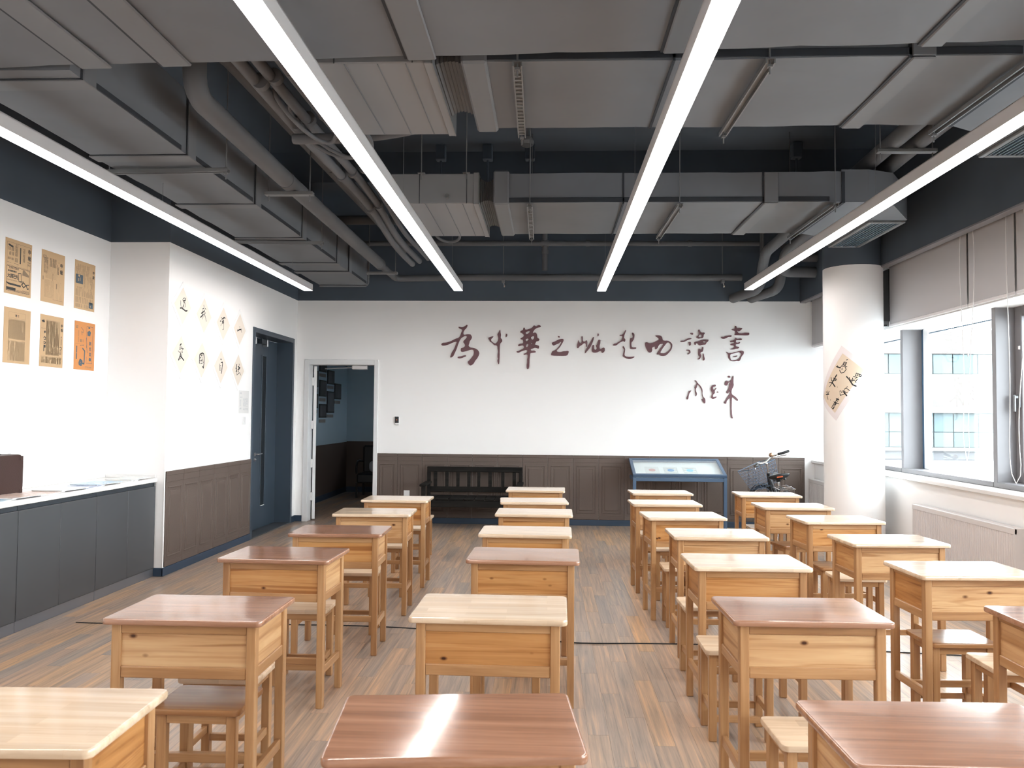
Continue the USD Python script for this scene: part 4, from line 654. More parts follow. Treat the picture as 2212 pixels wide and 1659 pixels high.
obj('body', MB().tube([(0, 0, 0.0), (0, 0, 0.02), (0, 0, 0.05), (0, 0, 0.09)], [0.02, 0.055, 0.062, 0.04], 20), 'strut_steel', t, 40)
obj('stem', MB().tube([(0, 0, 0.08), (0, 0, ZC - 3.86)], 0.012, 8), 'pipe_wrap', t)
for x, lb in ((-1.123, 'small dark slab bracket, left of four'), (-0.638, 'small dark slab bracket, second of four'), (-0.205, 'small dark slab bracket above the far duct strut'), (2.492, 'small dark slab bracket towards the windows')):
    t = thing('slab_bracket', lb, 'bracket', (x, 8.15, ZC), group='slab brackets')
    obj('plate', MB().box(-0.05, 0.05, -0.05, 0.05, -0.16, 0.0, 0.008), 'paint_dark', t)
    obj('rod', MB().tube([(0, 0, -0.55), (0, 0, -0.1)], 0.012, 8), 'paint_dark', t)

# ---------------------------------------------------------------- desks and stools
H, DW, DD = 0.766, 0.600, 0.414
def make_desk(name, label, top, board, side):
    t = thing(name, label, 'desk', (0, 0, 0), group='wooden school desks')
    obj('tabletop', MB().slab(DW, DD, H - 0.023, H, 0.022, 0.007), top, t, 40)
    lx, ly, w = DW / 2 - 0.028, DD / 2 - 0.028, 0.036
    for sx in (-1, 1):
        for sy in (-1, 1):
            obj('leg', MB().box(sx * lx, sx * (lx - w), sy * ly, sy * (ly - w), 0, H - 0.023, 0.003), 'post_z', t)
    ix, iy = lx - w, ly - w
    for sy in (-1, 1):
        a, b = sy * (ly - 0.004), sy * (ly - 0.026)
        obj('top_rail', MB().box(-ix, ix, a, b, H - 0.058, H - 0.023, 0.002), 'rail_x', t)
        obj('bottom_rail', MB().box(-ix, ix, a, b, H - 0.222, H - 0.180, 0.003), 'rail_x', t)
        if sy < 0: obj('front_panel', MB().box(-ix, ix, sy * (ly - 0.011), sy * (ly - 0.021), H - 0.182, H - 0.056), board, t)
    for sx in (-1, 1):
        a, b = sx * (lx - 0.004), sx * (lx - 0.026)
        obj('side_top_rail', MB().box(a, b, -iy, iy, H - 0.046, H - 0.023, 0.002), 'rail_y', t)
        obj('side_bottom_rail', MB().box(a, b, -iy, iy, H - 0.222, H - 0.180, 0.003), 'rail_y', t)
        obj('side_panel', MB().box(sx * (lx - 0.012), sx * (lx - 0.020), -iy, iy, H - 0.182, H - 0.044), side, t)
        obj('stretcher', MB().box(sx * (lx - 0.006), sx * (lx - 0.028), -iy, iy, 0.168, 0.208, 0.003), 'rail_y', t)
    obj('cross_stretcher', MB().box(-lx + 0.028, lx - 0.028, -0.012, 0.012, 0.170, 0.205, 0.003), 'rail_x', t)
    obj('drawer_floor', box(-ix, ix, -iy, iy, H - 0.206, H - 0.196), 'rail_x', t)
    return t
def make_stool(name, label, seat):
    t = thing(name, label, 'stool', (0, 0, 0), group='wooden school stools')
    w, d, h, g = 0.34, 0.272, 0.43, 0.036
    obj('seat', MB().slab(w, d, h - 0.024, h, 0.024, 0.006), seat, t, 40)
    lx, ly = w / 2 - 0.020, d / 2 - 0.020
    for sx in (-1, 1):
        for sy in (-1, 1): obj('leg', MB().box(sx * lx, sx * (lx - g), sy * ly, sy * (ly - g), 0, h - 0.024, 0.003), 'post_z', t)
    for sy in (-1, 1):
        obj('apron', MB().box(-lx + g, lx - g, sy * (ly - 0.005), sy * (ly - 0.025), h - 0.060, h - 0.024, 0.002), 'rail_x', t)
        obj('stretcher', MB().box(-lx + g, lx - g, sy * (ly - 0.008), sy * (ly - 0.028), 0.088, 0.118, 0.002), 'rail_x', t)
    for sx in (-1, 1):
        obj('apron', MB().box(sx * (lx - 0.005), sx * (lx - 0.025), -ly + g, ly - g, h - 0.060, h - 0.024, 0.002), 'rail_y', t)
        obj('stretcher', MB().box(sx * (lx - 0.008), sx * (lx - 0.028), -ly + g, ly - g, 0.124, 0.156, 0.002), 'rail_y', t)
    return t
ORD = ['first', 'second', 'third', 'fourth', 'fifth', 'sixth', 'seventh']
COL = {'A': 'left-hand column', 'B': 'second column from the left', 'C': 'third column from the left', 'D': 'window column'}
DESKS = [('A1', -1.329, 1.986, 2.0, 0), ('A2', -1.341, 3.117, 0.1, 1), ('A3', -1.423, 4.345, -2.0, 2), ('A4', -1.351, 5.250, 1.5, 2), ('A5', -1.344, 6.264, 1.9, 0), ('A6', -1.354, 7.255, 0.2, 3),
         ('B1', -0.221, 2.011, 5.5, 2), ('B2', -0.220, 3.222, -0.9, 3), ('B3', -0.126, 4.432, -1.3, 2), ('B4', -0.141, 5.336, -1.1, 3), ('B5', -0.104, 6.378, -0.8, 3), ('B6', -0.126, 7.234, 3.5, 3), ('B7', -0.122, 8.325, -1.3, 3),
         ('C7', 1.126, 8.179, 2.3, 0), ('C6', 1.030, 7.199, 1.6, 0), ('C5', 1.038, 6.297, 3.9, 3), ('C4', 1.098, 5.350, 0.6, 0), ('C3', 1.040, 4.342, 1.3, 3), ('C2', 0.995, 3.274, 0.8, 1), ('C1', 0.973, 2.036, 1.6, 2),
         ('D6', 2.165, 8.111, -1.4, 3), ('D5', 2.108, 7.079, 1.2, 0), ('D4', 2.164, 6.200, 4.0, 3), ('D3', 2.130, 5.182, 3.0, 0), ('D2', 2.096, 4.217, 3.1, 0), ('D1', 2.075, 3.192, 0.5, 2)]
KINDS = [('top_pale', 'board_pale', 'side_honey'), ('top_red', 'board_pale', 'side_pale'), ('top_red', 'board_honey', 'side_pale'), ('top_pale', 'board_honey', 'side_honey')]
LOOK = ['pale-topped pine school desk with light front board', 'brown-topped school desk with pale front board', 'brown-topped school desk with honey front board', 'pale-topped pine school desk with honey front board']
first = {}
for code, x, y, a, k in DESKS:
    lb = '%s, %s in the %s' % (LOOK[k], ORD[int(code[1]) - 1], COL[code[0]])
    if k not in first:
        first[k] = make_desk('school_desk', lb, *KINDS[k]); place(first[k], (x, y, 0), a)
    else: copy_of(first[k], (x, y, 0), a, lb)
STOOLS = [('A', 1, -1.30, 3.085, 0, 1), ('A', 2, -1.36, 3.43, 1, 0), ('A', 3, -1.40, 4.60, 1, 0), ('A', 4, -1.345, 5.66, 1, 0), ('A', 5, -1.345, 6.81, 0, 0), ('A', 6, -1.35, 7.83, 0, 0), ('A', 7, -1.405, 8.63, 0, 0),
          ('B', 1, -0.22, 2.52, 0, 0), ('B', 2, -0.18, 3.75, 0, 1), ('B', 3, -0.13, 4.86, 0, 0), ('B', 4, -0.14, 5.80, 0, 0), ('B', 5, -0.10, 6.80, 0, 0), ('B', 6, -0.13, 7.70, 0, 0), ('B', 7, -0.12, 8.80, 0, 0),
          ('C', 1, 0.955, 2.905, 2, 0), ('C', 2, 0.915, 3.985, 0, 0), ('C', 3, 0.955, 4.845, 2, 0), ('C', 4, 1.01, 6.01, 0, 0), ('C', 5, 1.05, 6.87, 0, 0), ('C', 6, 1.03, 7.66, 0, 0), ('C', 7, 1.12, 8.66, 0, 0),
          ('D', 1, 2.13, 3.78, 0, 0), ('D', 2, 2.035, 4.19, 2, 1), ('D', 3, 2.15, 5.755, 0, 0), ('D', 4, 2.157, 6.15, 3, 1), ('D', 5, 2.15, 7.14, 12, 1), ('D', 6, 2.18, 8.22, 0, 0)]
sf = {}
for c, n, x, y, a, k in STOOLS:
    lb = '%s wooden stool, %s from the front in the %s' % (('pale-seated', 'brown-seated')[k], ORD[n - 1], COL[c])
    if k not in sf:
        sf[k] = make_stool('school_stool', lb, ('seat_pale', 'seat_brown')[k]); place(sf[k], (x, y, 0), a)
    else: copy_of(sf[k], (x, y, 0), a, lb)

# ---------------------------------------------------------------- window side: blinds and radiators
for y0, y1, lb, cords in ((7.105, 8.70, 'wide grey roller blind just right of the column', (7.135, 7.05)), (6.39, 7.09, 'narrow grey roller blind, second from the column', (6.44, 6.305)),
                          (4.80, 6.375, 'grey roller blind at the right picture edge', (4.85, 4.75)), (9.25, 11.22, 'grey roller blind behind the white column', ())):
    t = thing('roller_blind', lb, 'blind', (3.63, 0, 0), group='grey roller blinds')
    obj('cloth', MB().box(-0.002, 0.0, y0 + 0.008, y1 - 0.008, 2.52, 3.36), 'blind_cloth', t)
    obj('roller', MB().tube([(0.0, y0 + 0.004, 3.36), (0.0, y1 - 0.004, 3.36)], 0.025, 14), 'blind_bar', t, 40)
    obj('bottom_bar', MB().box(-0.010, 0.008, y0 + 0.006, y1 - 0.006, 2.492, 2.524, 0.006), 'blind_bar', t)
    if cords:
        a, b = cords; zb = 1.03 if a > 6.2 and a < 6.6 else 1.16
        pts = [(-0.03, a, 3.33), (-0.03, a, 2.2), (-0.032, a - 0.004, 1.6), (-0.03, a + 0.006, zb + 0.16), (-0.03, a - 0.03, zb + 0.035), (-0.03, (a + b) / 2, zb), (-0.03, b + 0.02, zb + 0.04), (-0.03, b + 0.006, zb + 0.2), (-0.03, b, 1.7), (-0.03, b, 3.33)]
        obj('cord', MB().tube(curve(pts, 6), 0.0032, 6), 'cord_white', t, 40)
        obj('cord_joint', MB().tube([(-0.03, b, 2.06), (-0.03, b, 2.085)], 0.007, 8), 'cord_white', t)
t = thing('blind_motor', 'small steel blind bracket with dark tape beside the column', 'bracket', (3.60, 8.74, 2.5))
obj('plate', MB().box(-0.02, 0.03, -0.02, 0.06, 0.0, 0.06, 0.004), 'strut_steel', t)
obj('arm', MB().box(-0.03, 0.0, -0.05, 0.0, 0.005, 0.018, 0.003), 'rubber', t)
obj('dark_strip', MB().box(0.03, 0.04, -0.02, 0.12, 0.06, 0.62), 'rubber', t)
for y0, y1, lb in ((6.34, 8.07, 'white ribbed panel radiator under the window, right of the column'), (9.75, 11.19, 'white ribbed panel radiator in the corner behind the column')):
    t = thing('radiator', lb, 'radiator', (0, 0, 0), group='panel radiators')
    n = int((y1 - y0 - 0.06) / 0.033); m = MB(); ys = y0 + 0.03
    prof = []
    for i in range(n):
        a = ys + i * (y1 - y0 - 0.06) / n; w = (y1 - y0 - 0.06) / n
        prof += [(a, 3.565), (a + w * 0.30, 3.565), (a + w * 0.42, 3.571), (a + w * 0.88, 3.571)]
    prof += [(y1 - 0.03, 3.565), (y1 - 0.03, 3.585), (y0 + 0.03, 3.585)]
    m = MB().prism(Polygon(prof), 0.17, 0.640).map(lambda v: np.stack([v[:, 1], v[:, 0], v[:, 2]], 1))
    obj('ribbed_panel', m, 'radiator_white', t)
    obj('top_strip', MB().box(3.562, 3.585, y0, y1, 0.640, 0.688, 0.004), 'radiator_white', t)
    obj('bottom_strip', MB().box(3.562, 3.585, y0, y1, 0.14, 0.172, 0.004), 'radiator_white', t)
    obj('end_cover', MB().box(3.564, 3.645, y0, y0 + 0.03, 0.14, 0.690, 0.004), 'radiator_white', t)
    obj('end_cover', MB().box(3.564, 3.645, y1 - 0.03, y1, 0.14, 0.690, 0.004), 'radiator_white', t)
    obj('top_grille', MB().box(3.57, 3.64, y0 + 0.03, y1 - 0.03, 0.682, 0.691, 0.003), 'radiator_white', t)
    for z in (0.25, 0.58):
        for y in (y0 + 0.2, y1 - 0.2): obj('wall_bracket', box(3.58, XW, y - 0.02, y + 0.02, z - 0.02, z + 0.02), 'radiator_white', t)

# ---------------------------------------------------------------- cabinets, counter and what lies on it
for k, lb in enumerate(('grey cabinet unit under the counter, next to the white pier', 'grey cabinet unit under the counter, second from the pier', 'grey cabinet unit under the counter at the left picture edge')):
    y1 = 7.355 - 0.97 * k; y0 = y1 - 0.966
    t = thing('base_cabinet', lb, 'cabinet', (0, 0, 0), group='grey base cabinets')
    obj('body', box(XREC + 0.002, -3.672, y0, y1, 0.075, 0.872), 'cabinet_dark', t)
    m_ = (y0 + y1) / 2
    for a, b in ((y0 + 0.001, m_ - 0.0015), (m_ + 0.0015, y1 - 0.001)): obj('door', MB().box(-3.670, -3.650, a, b, 0.08, 0.836, 0.0025), 'cabinet_grey', t)
    obj('grip_channel', MB().box(-3.671, -3.662, y0, y1, 0.838, 0.872), 'cabinet_dark', t)
    obj('kick_plate', MB().box(-3.672, -3.656, y0, y1, 0.0, 0.078, 0.002), 'kick_grey', t)
obj('cabinet_end', MB().box(-3.672, -3.652, 7.330, 7.3545, 0.838, 0.872, 0.002), 'cabinet_grey', stage.GetPrimAtPath('/World/base_cabinet'))
t = thing('counter', 'long white counter top on grey cabinets along the left wall', 'counter', (0, 0, 0))
obj('worktop', MB().box(XREC + 0.003, -3.640, 4.40, 7.368, 0.874, 0.911, 0.004), 'counter_white', t)
obj('upstand', MB().box(XREC + 0.003, XREC + 0.016, 4.40, 7.355, 0.911, 0.94, 0.003), 'counter_white', t)
obj('upstand', MB().box(XREC + 0.016, -3.655, 7.355, 7.368, 0.911, 0.94, 0.003), 'counter_white', t)
mags = [(5.26, 8, 'cover_blue', 'teal and white magazine lying at the left end of the counter'), (5.55, -5, 'cover_peach', 'peach printed magazine on the counter in front of the suitcase'), (5.83, 4, 'cover_peach', 'peach magazine on the counter just right of the suitcase'),
        (6.10, -3, 'cover_pale', 'pale magazine on the counter left of the navy one'), (6.36, 6, 'cover_navy', 'navy blue magazine lying on the white counter'), (6.62, -6, 'cover_blue', 'blue and white magazine right of the navy one'),
        (6.88, 3, 'cover_pale', 'pale magazine second from the pier on the counter'), (7.13, -2, 'cover_pale', 'pale magazine on the counter next to the white pier')]
for k, (y, a, m_, lb) in enumerate(mags):
    t = thing('magazine', lb, 'magazine', (-3.785 + 0.012 * math.sin(k * 2.3), y, 0.9115 + 0.0085 * (k % 2)), a, group='magazines on the counter')
    obj('cover', MB().box(-0.125, 0.125, -0.168, 0.168, 0.0055, 0.0075, 0.0006), m_, t)
    obj('pages', MB().box(-0.122, 0.122, -0.165, 0.165, 0.0, 0.0055), 'paper_white', t)
t = thing('suitcase', 'dark brown leather suitcase standing on the counter against the left edge', 'suitcase', (-3.985, 5.595, 0.911))
sc_ = MB().slab(0.50, 0.295, 0, 0.15, 0.055, 0.012).map(lambda v: np.stack([v[:, 2] - 0.075, v[:, 0], v[:, 1] + 0.1475], 1))
obj('body', sc_, 'leather', t, 40)
obj('seam_band', MB().slab(0.504, 0.299, 0.066, 0.084, 0.056, 0.003).map(lambda v: np.stack([v[:, 2] - 0.075, v[:, 0], v[:, 1] + 0.1475], 1)), 'black_plastic', t, 40)
obj('handle', MB().tube(bend([(0, -0.075, 0.29), (0, -0.07, 0.345), (0, 0.05, 0.345), (0, 0.062, 0.30)], 0.025), 0.011, 10), 'black_plastic', t, 40)
for y in (-0.075, 0.062): obj('handle_mount', MB().box(-0.02, 0.02, y - 0.018, y + 0.018, 0.288, 0.302, 0.004), 'black_plastic', t)
for y, z in ((0.23, 0.27), (0.23, 0.025)): obj('corner_patch', MB().box(0.0755, 0.079, y - 0.025, y + 0.006, z - 0.02, z + 0.012, 0.002), 'leather', t)

# ---------------------------------------------------------------- raised characters on the back wall
def chaikin(r):
    r = np.asarray(r); n = np.roll(r, -1, 0); return np.stack([0.75 * r + 0.25 * n, 0.25 * r + 0.75 * n], 1).reshape(-1, 2)
LET = [('wei', 'maroon raised brush character 為, first on the left of the long line'), ('zhong', 'maroon raised brush character 中, second in the long line'), ('hua', 'dense maroon raised brush character 華, third in the long line'),
       ('zhi', 'maroon raised brush character 之, fourth in the long line'), ('jue', 'maroon raised brush character 崛, fifth in the long line'), ('qi', 'maroon raised brush character 起, sixth in the long line'),
       ('er', 'broad maroon raised brush character 而, seventh in the long line'), ('du', 'maroon raised brush character 讀, eighth in the long line'), ('shu', 'maroon raised brush character 書, last on the right of the long line'),
       ('sa', 'thin maroon signature character 周, left of the three lower ones'), ('sb', 'small maroon signature character 恩, middle of the three lower ones'), ('sc', 'long-tailed maroon signature character 来, right of the three lower ones')]
for k, lb in LET:
    m = MB()
    for rs in TRACE['main'][k]:
        g = Polygon(chaikin(ring(rs[0])), [chaikin(ring(h)) for h in rs[1:]]).buffer(0)
        m.prism(g, -YB, -(YB - 0.014))
    m.map(lambda v: np.stack([v[:, 0], -v[:, 2], v[:, 1]], 1))
    if k == 'wei': pass
    tag(obj('wall_character', m, 'letter_maroon'), lb, 'lettering', 'raised characters of the long line' if k[0] != 's' or k == 'shu' else 'raised characters of the signature')

# ---------------------------------------------------------------- diamond sheets on the left wall
def strokes(data, thin, thick):
    gs = []
    for s in data:
        p = ring(s[1:])
        if len(p) == 1 or (np.ptp(np.array(p), 0) < 1e-9).all(): continue
        gs.append(LineString(p).buffer(thick if s[0] else thin, quad_segs=3))
    return union_all(gs)
SHEETS = [('huan', 7.655, 2.565, 'white diamond sheet lettered 還, top row, first from the left'), ('wo', 8.145, 2.529, 'white diamond sheet lettered 我, top row, second'), ('he', 8.640, 2.500, 'white diamond sheet lettered 河, top row, third'), ('shan', 9.112, 2.490, 'white diamond sheet lettered 山, top row, nearest the door'),
          ('ai', 7.637, 2.087, 'white diamond sheet lettered 愛, lower row, first from the left'), ('guo', 8.112, 2.066, 'white diamond sheet lettered 國, lower row, second'), ('zi', 8.600, 2.026, 'white diamond sheet lettered 自, lower row, third'), ('qiang', 9.088, 2.013, 'white diamond sheet lettered 強, lower row, nearest the door')]
def onleft(x0):
    return lambda v: np.stack([x0 + v[:, 2], v[:, 0], v[:, 1]], 1)
for k, y, z, lb in SHEETS:
    t = thing('diamond_sheet', lb, 'wall sheet', (0, 0, 0), group='diamond calligraphy sheets')
    dia = lambda h: Polygon([(y - h, z), (y, z - h), (y + h, z), (y, z + h)])
    obj('sheet', MB().prism(dia(0.236), 0, 0.004).map(onleft(XL)), 'paper_white', t)
    obj('cream_panel', MB().prism(dia(0.180), 0.004, 0.005).map(onleft(XL)), 'paper_ivory', t)
    obj('brush_strokes', MB().prism(strokes(TRACE['dia'][k], 0.0032, 0.0068), 0.005, 0.0056).map(onleft(XL)), 'ink', t)

# the sheet wrapped around the column
CR = 0.30
def onround(r0):
    def f(v):
        th = v[:, 0] / 0.302; r = r0 + v[:, 2]
        return np.stack([3.255 + r * np.cos(th), 8.73 + r * np.sin(th), v[:, 1]], 1)
    return f
T_, R__, B_ = np.array([-0.684, 2.195]), np.array([-0.477, 2.019]), np.array([-0.773, 1.574])
e1, e2 = R__ - T_, B_ - R__
def sheet(mg, h0, h1, n=28):
    l1, l2 = np.linalg.norm(e1), np.linalg.norm(e2); a, b = e1 / l1, e2 / l2; m = MB(); v = []; f = []
    for h in (h0, h1):
        for i in range(n + 1):
            for j in range(n + 1):
                p = T_ + a * (-mg + (l1 + 2 * mg) * i / n) + b * (-mg + (l2 + 2 * mg) * j / n); v.append((p[0], p[1], h))
    N = (n + 1) ** 2
    for i in range(n):
        for j in range(n):
            q = i * (n + 1) + j; f += [(q, q + 1, q + n + 2), (q, q + n + 2, q + n + 1), (N + q, N + q + n + 2, N + q + 1), (N + q, N + q + n + 1, N + q + n + 2)]
    per = [i for i in range(n)] + [i * (n + 1) + n for i in range(n)] + [n * (n + 1) + i for i in range(n, 0, -1)] + [i * (n + 1) for i in range(n, 0, -1)]
    for q, w in zip(per, per[1:] + per[:1]): f += [(q, w, N + w), (q, N + w, N + q)]
    return m.add(v, f).map(onround(CR))
t = thing('column_sheet', 'cream calligraphy sheet with white border wrapped on the white column', 'wall sheet', (0, 0, 0))
obj('border', sheet(0.055, 0.0006, 0.0016), 'pink_tint', t, 20)
obj('cream_panel', sheet(0.0, 0.0018, 0.0024), 'paper_cream', t, 20)
obj('brush_strokes', MB().prism(strokes(TRACE['col'], 0.0034, 0.0062), 0.0026, 0.0032).map(onround(CR)), 'ink', t)

# ---------------------------------------------------------------- old newspaper pages on the recessed wall
def glyph(ch, u, v, h, wide=1.0):
    gs = []
    for p in GLYPH[ch]:
        rs = [[(a * 1000) for a in r] for r in p]
        sc = h / 48
        f = lambda r: [(u + (x / 1000 - 4) * sc * wide, v + (y / 1000 + 46) * sc) for x, y in zip(r[::2], r[1::2])]
        gs.append(Polygon(f(rs[0]), [f(r) for r in rs[1:]]).buffer(0))
    return union_all(gs)
def text(s, u, v, h, step, vert=False, wide=1.0):
    return union_all([glyph(c, u + (0 if vert else i * step), v - (i * step if vert else 0), h, wide) for i, c in enumerate(s)])
def columns(u0, u1, v0, v1, step, frac=0.6, gaps=0.16, hor=False, seed=1):
    """Columns of small print: thin bars broken at random."""
    r = random.Random(seed); out = []
    a0, a1, b0, b1 = (v0, v1, u0, u1) if hor else (u0, u1, v0, v1)
    a = a0
    while a + step * frac < a1:
        b = b0
        while b < b1:
            L = min(r.uniform(0.02, 0.09), b1 - b)
            if r.random() > gaps: out.append((b, a, b + L - 0.003, a + step * frac) if hor else (a, b, a + step * frac, b + L - 0.003))
            b += L + 0.002
        a += step
    return union_all([sbox(*q) for q in out if q[2] > q[0] and q[3] > q[1]])
def rule(u0, u1, v0, v1, w=0.0022): return sbox(u0, v0, u1, v1).difference(sbox(u0 + w, v0 + w, u1 - w, v1 - w))
W_, H_ = 0.314, 0.427
def page(y, z, lb, paper, parts):
    t = thing('newspaper_page', lb, 'newspaper', (XREC, y, z), group='old newspaper pages')
    w = MB()
    n = 10
    obj('paper', MB().box(0.0005, 0.002, 0, W_, 0, H_), paper, t)
    for nm, m_, g in parts: tag(obj(nm, MB().prism(g, 0.002, 0.0024).map(onleft(0)), m_, t), kind='stuff' if 'print' in nm else None)
# 1: masthead and a large advertisement
page(5.902, 2.428, 'tan newspaper page with a large boxed advert, top left of six', 'news_tan', [
    ('small_print', 'print_mid', union_all([columns(0.03, 0.10, 0.335, 0.365, 0.008, seed=2), columns(0.115, 0.15, 0.30, 0.40, 0.008, seed=3), columns(0.03, 0.10, 0.30, 0.33, 0.008, seed=4), columns(0.03, 0.105, 0.265, 0.285, 0.007, seed=5), columns(0.115, 0.15, 0.255, 0.29, 0.008, seed=6), columns(0.025, 0.16, 0.235, 0.245, 0.005, hor=True, seed=7), columns(0.21, 0.235, 0.27, 0.38, 0.012, seed=8), columns(0.262, 0.305, 0.255, 0.285, 0.006, hor=True, seed=9), columns(0.03, 0.15, 0.105, 0.115, 0.004, hor=True, seed=10), columns(0.14, 0.29, 0.03, 0.05, 0.006, hor=True, seed=11), rule(0.02, 0.30, 0.22, 0.40), rule(0.26, 0.305, 0.205, 0.252)])),
    ('large_print', 'print_dark', union_all([text('申報', 0.266, 0.352, 0.040, 0.052, True), text('大潤芒光', 0.03, 0.130, 0.036, 0.031), text('CRAVEN', 0.05, 0.198, 0.022, 0.016, wide=0.9), text('A', 0.148, 0.198, 0.022, 0.016, wide=0.9), columns(0.04, 0.14, 0.172, 0.188, 0.014, 0.75, 0.1, seed=12), sbox(0.17, 0.25, 0.182, 0.375), Polygon([(0.035, 0.385), (0.09, 0.375), (0.09, 0.362), (0.06, 0.365), (0.035, 0.372)]), sbox(0.025, 0.03, 0.13, 0.052), Polygon([(0.02, 0.095), (0.035, 0.085), (0.19, 0.082), (0.19, 0.068), (0.045, 0.070), (0.025, 0.080)]), rule(0.02, 0.295, 0.024, 0.215, 0.003),
        Polygon([(0.155, 0.175), (0.19, 0.18), (0.20, 0.115), (0.165, 0.105)]).difference(Polygon([(0.16, 0.17), (0.186, 0.174), (0.195, 0.12), (0.169, 0.111)])), LineString([(0.20, 0.09), (0.225, 0.11), (0.25, 0.09), (0.225, 0.07), (0.20, 0.09)]).buffer(0.004), LineString([(0.285, 0.10), (0.255, 0.095), (0.27, 0.065), (0.285, 0.07)]).buffer(0.004)])),
    ('advert_picture', 'print_mid', union_all([Polygon([(0.21, 0.205), (0.225, 0.21), (0.285, 0.175), (0.285, 0.16), (0.205, 0.165)]), Polygon([(0.165, 0.108), (0.205, 0.118), (0.23, 0.12), (0.21, 0.10)])]))])
page(6.342, 2.427, 'tan newspaper page with grey print, top middle of six', 'news_tan', [
    ('small_print', 'print_mid', union_all([columns(0.035, 0.09, 0.24, 0.375, 0.0075, seed=21), columns(0.10, 0.20, 0.30, 0.375, 0.0075, seed=22), columns(0.21, 0.24, 0.25, 0.36, 0.0085, gaps=0.35, seed=23), columns(0.15, 0.155, 0.19, 0.25, 0.008, seed=24), columns(0.20, 0.22, 0.125, 0.175, 0.006, seed=25), columns(0.02, 0.034, 0.18, 0.215, 0.007, seed=26), columns(0.16, 0.30, 0.03, 0.036, 0.004, hor=True, seed=20), sbox(0.02, 0.36, 0.06, 0.385).difference(sbox(0.025, 0.365, 0.055, 0.38))])),
    ('faint_print', 'print_soft', union_all([columns(0.045, 0.18, 0.04, 0.19, 0.006, 0.75, 0.06, seed=27), columns(0.055, 0.22, 0.20, 0.30, 0.006, 0.75, 0.1, seed=28), columns(0.19, 0.29, 0.04, 0.19, 0.011, 0.6, 0.35, seed=29)])),
    ('large_print', 'print_dark', text('申報', 0.248, 0.322, 0.040, 0.056, True))])
page(6.804, 2.431, 'tan newspaper page with two dark photographs, top right of six', 'news_tan', [
    ('small_print', 'print_light', union_all([columns(0.02, 0.22, 0.305, 0.40, 0.0095, 0.5, 0.3, seed=31), columns(0.135, 0.30, 0.20, 0.31, 0.0095, 0.5, 0.32, seed=32), columns(0.02, 0.30, 0.115, 0.20, 0.0095, 0.5, 0.34, seed=33), columns(0.02, 0.29, 0.055, 0.11, 0.0095, 0.5, 0.34, seed=34), columns(0.02, 0.215, 0.015, 0.05, 0.0095, 0.5, 0.3, seed=35)])),
    ('photograph', 'print_blue', union_all([sbox(0.015, 0.225, 0.125, 0.305).difference(union_all([sbox(0.052, 0.285, 0.078, 0.302), sbox(0.05, 0.245, 0.06, 0.27), sbox(0.075, 0.25, 0.085, 0.28)])), sbox(0.225, 0.025, 0.29, 0.078).difference(sbox(0.245, 0.035, 0.255, 0.05))])),
    ('large_print', 'print_dark', text('申報', 0.272, 0.345, 0.030, 0.042, True))])
page(5.911, 1.896, 'plain tan page of two text blocks, bottom left of six', 'news_tan', [
    ('small_print', 'print_light', union_all([columns(0.055, 0.25, 0.19, 0.34, 0.0125, 0.32, 0.12, seed=41), columns(0.055, 0.25, 0.02, 0.172, 0.0125, 0.32, 0.12, seed=42), rule(0.052, 0.255, 0.35, 0.395, 0.0015)])),
    ('faint_print', 'print_soft', union_all([sbox(0.052, 0.185, 0.252, 0.345), sbox(0.055, 0.018, 0.252, 0.175)])),
    ('large_print', 'print_dark', text('戰士', 0.13, 0.365, 0.020, 0.026))])
page(6.349, 1.894, 'tan newspaper page with symbols down its left edge, bottom middle of six', 'news_tan', [
    ('small_print', 'print_light', union_all([columns(0.08, 0.265, 0.10, 0.385, 0.010, 0.5, 0.22, seed=51), columns(0.02, 0.29, 0.03, 0.085, 0.008, 0.5, 0.2, seed=52), columns(0.015, 0.075, 0.31, 0.32, 0.004, hor=True, seed=53), rule(0.22, 0.28, 0.065, 0.09)])),
    ('faint_print', 'print_soft', union_all([sbox(0.08, 0.095, 0.265, 0.39), sbox(0.015, 0.025, 0.295, 0.088)])),
    ('large_print', 'print_dark', union_all([text('申報', 0.276, 0.348, 0.030, 0.036, True), Polygon([(0.05, 0.285), (0.064, 0.298), (0.075, 0.285), (0.062, 0.272)]), LineString([(0.05, 0.235), (0.058, 0.245), (0.072, 0.24), (0.072, 0.222), (0.055, 0.224)]).buffer(0.0035), LineString([(0.052, 0.205), (0.074, 0.20), (0.07, 0.188), (0.052, 0.192)]).buffer(0.0035), sbox(0.05, 0.155, 0.075, 0.178), sbox(0.05, 0.125, 0.06, 0.158), Polygon([(0.015, 0.378), (0.05, 0.385), (0.06, 0.365), (0.03, 0.362)]), columns(0.272, 0.295, 0.19, 0.27, 0.012, 0.5, 0.3, seed=54), columns(0.272, 0.295, 0.11, 0.16, 0.010, 0.5, 0.3, seed=55), LineString([(0.27, 0.17), (0.285, 0.18), (0.295, 0.165), (0.283, 0.152)]).buffer(0.003)]))])
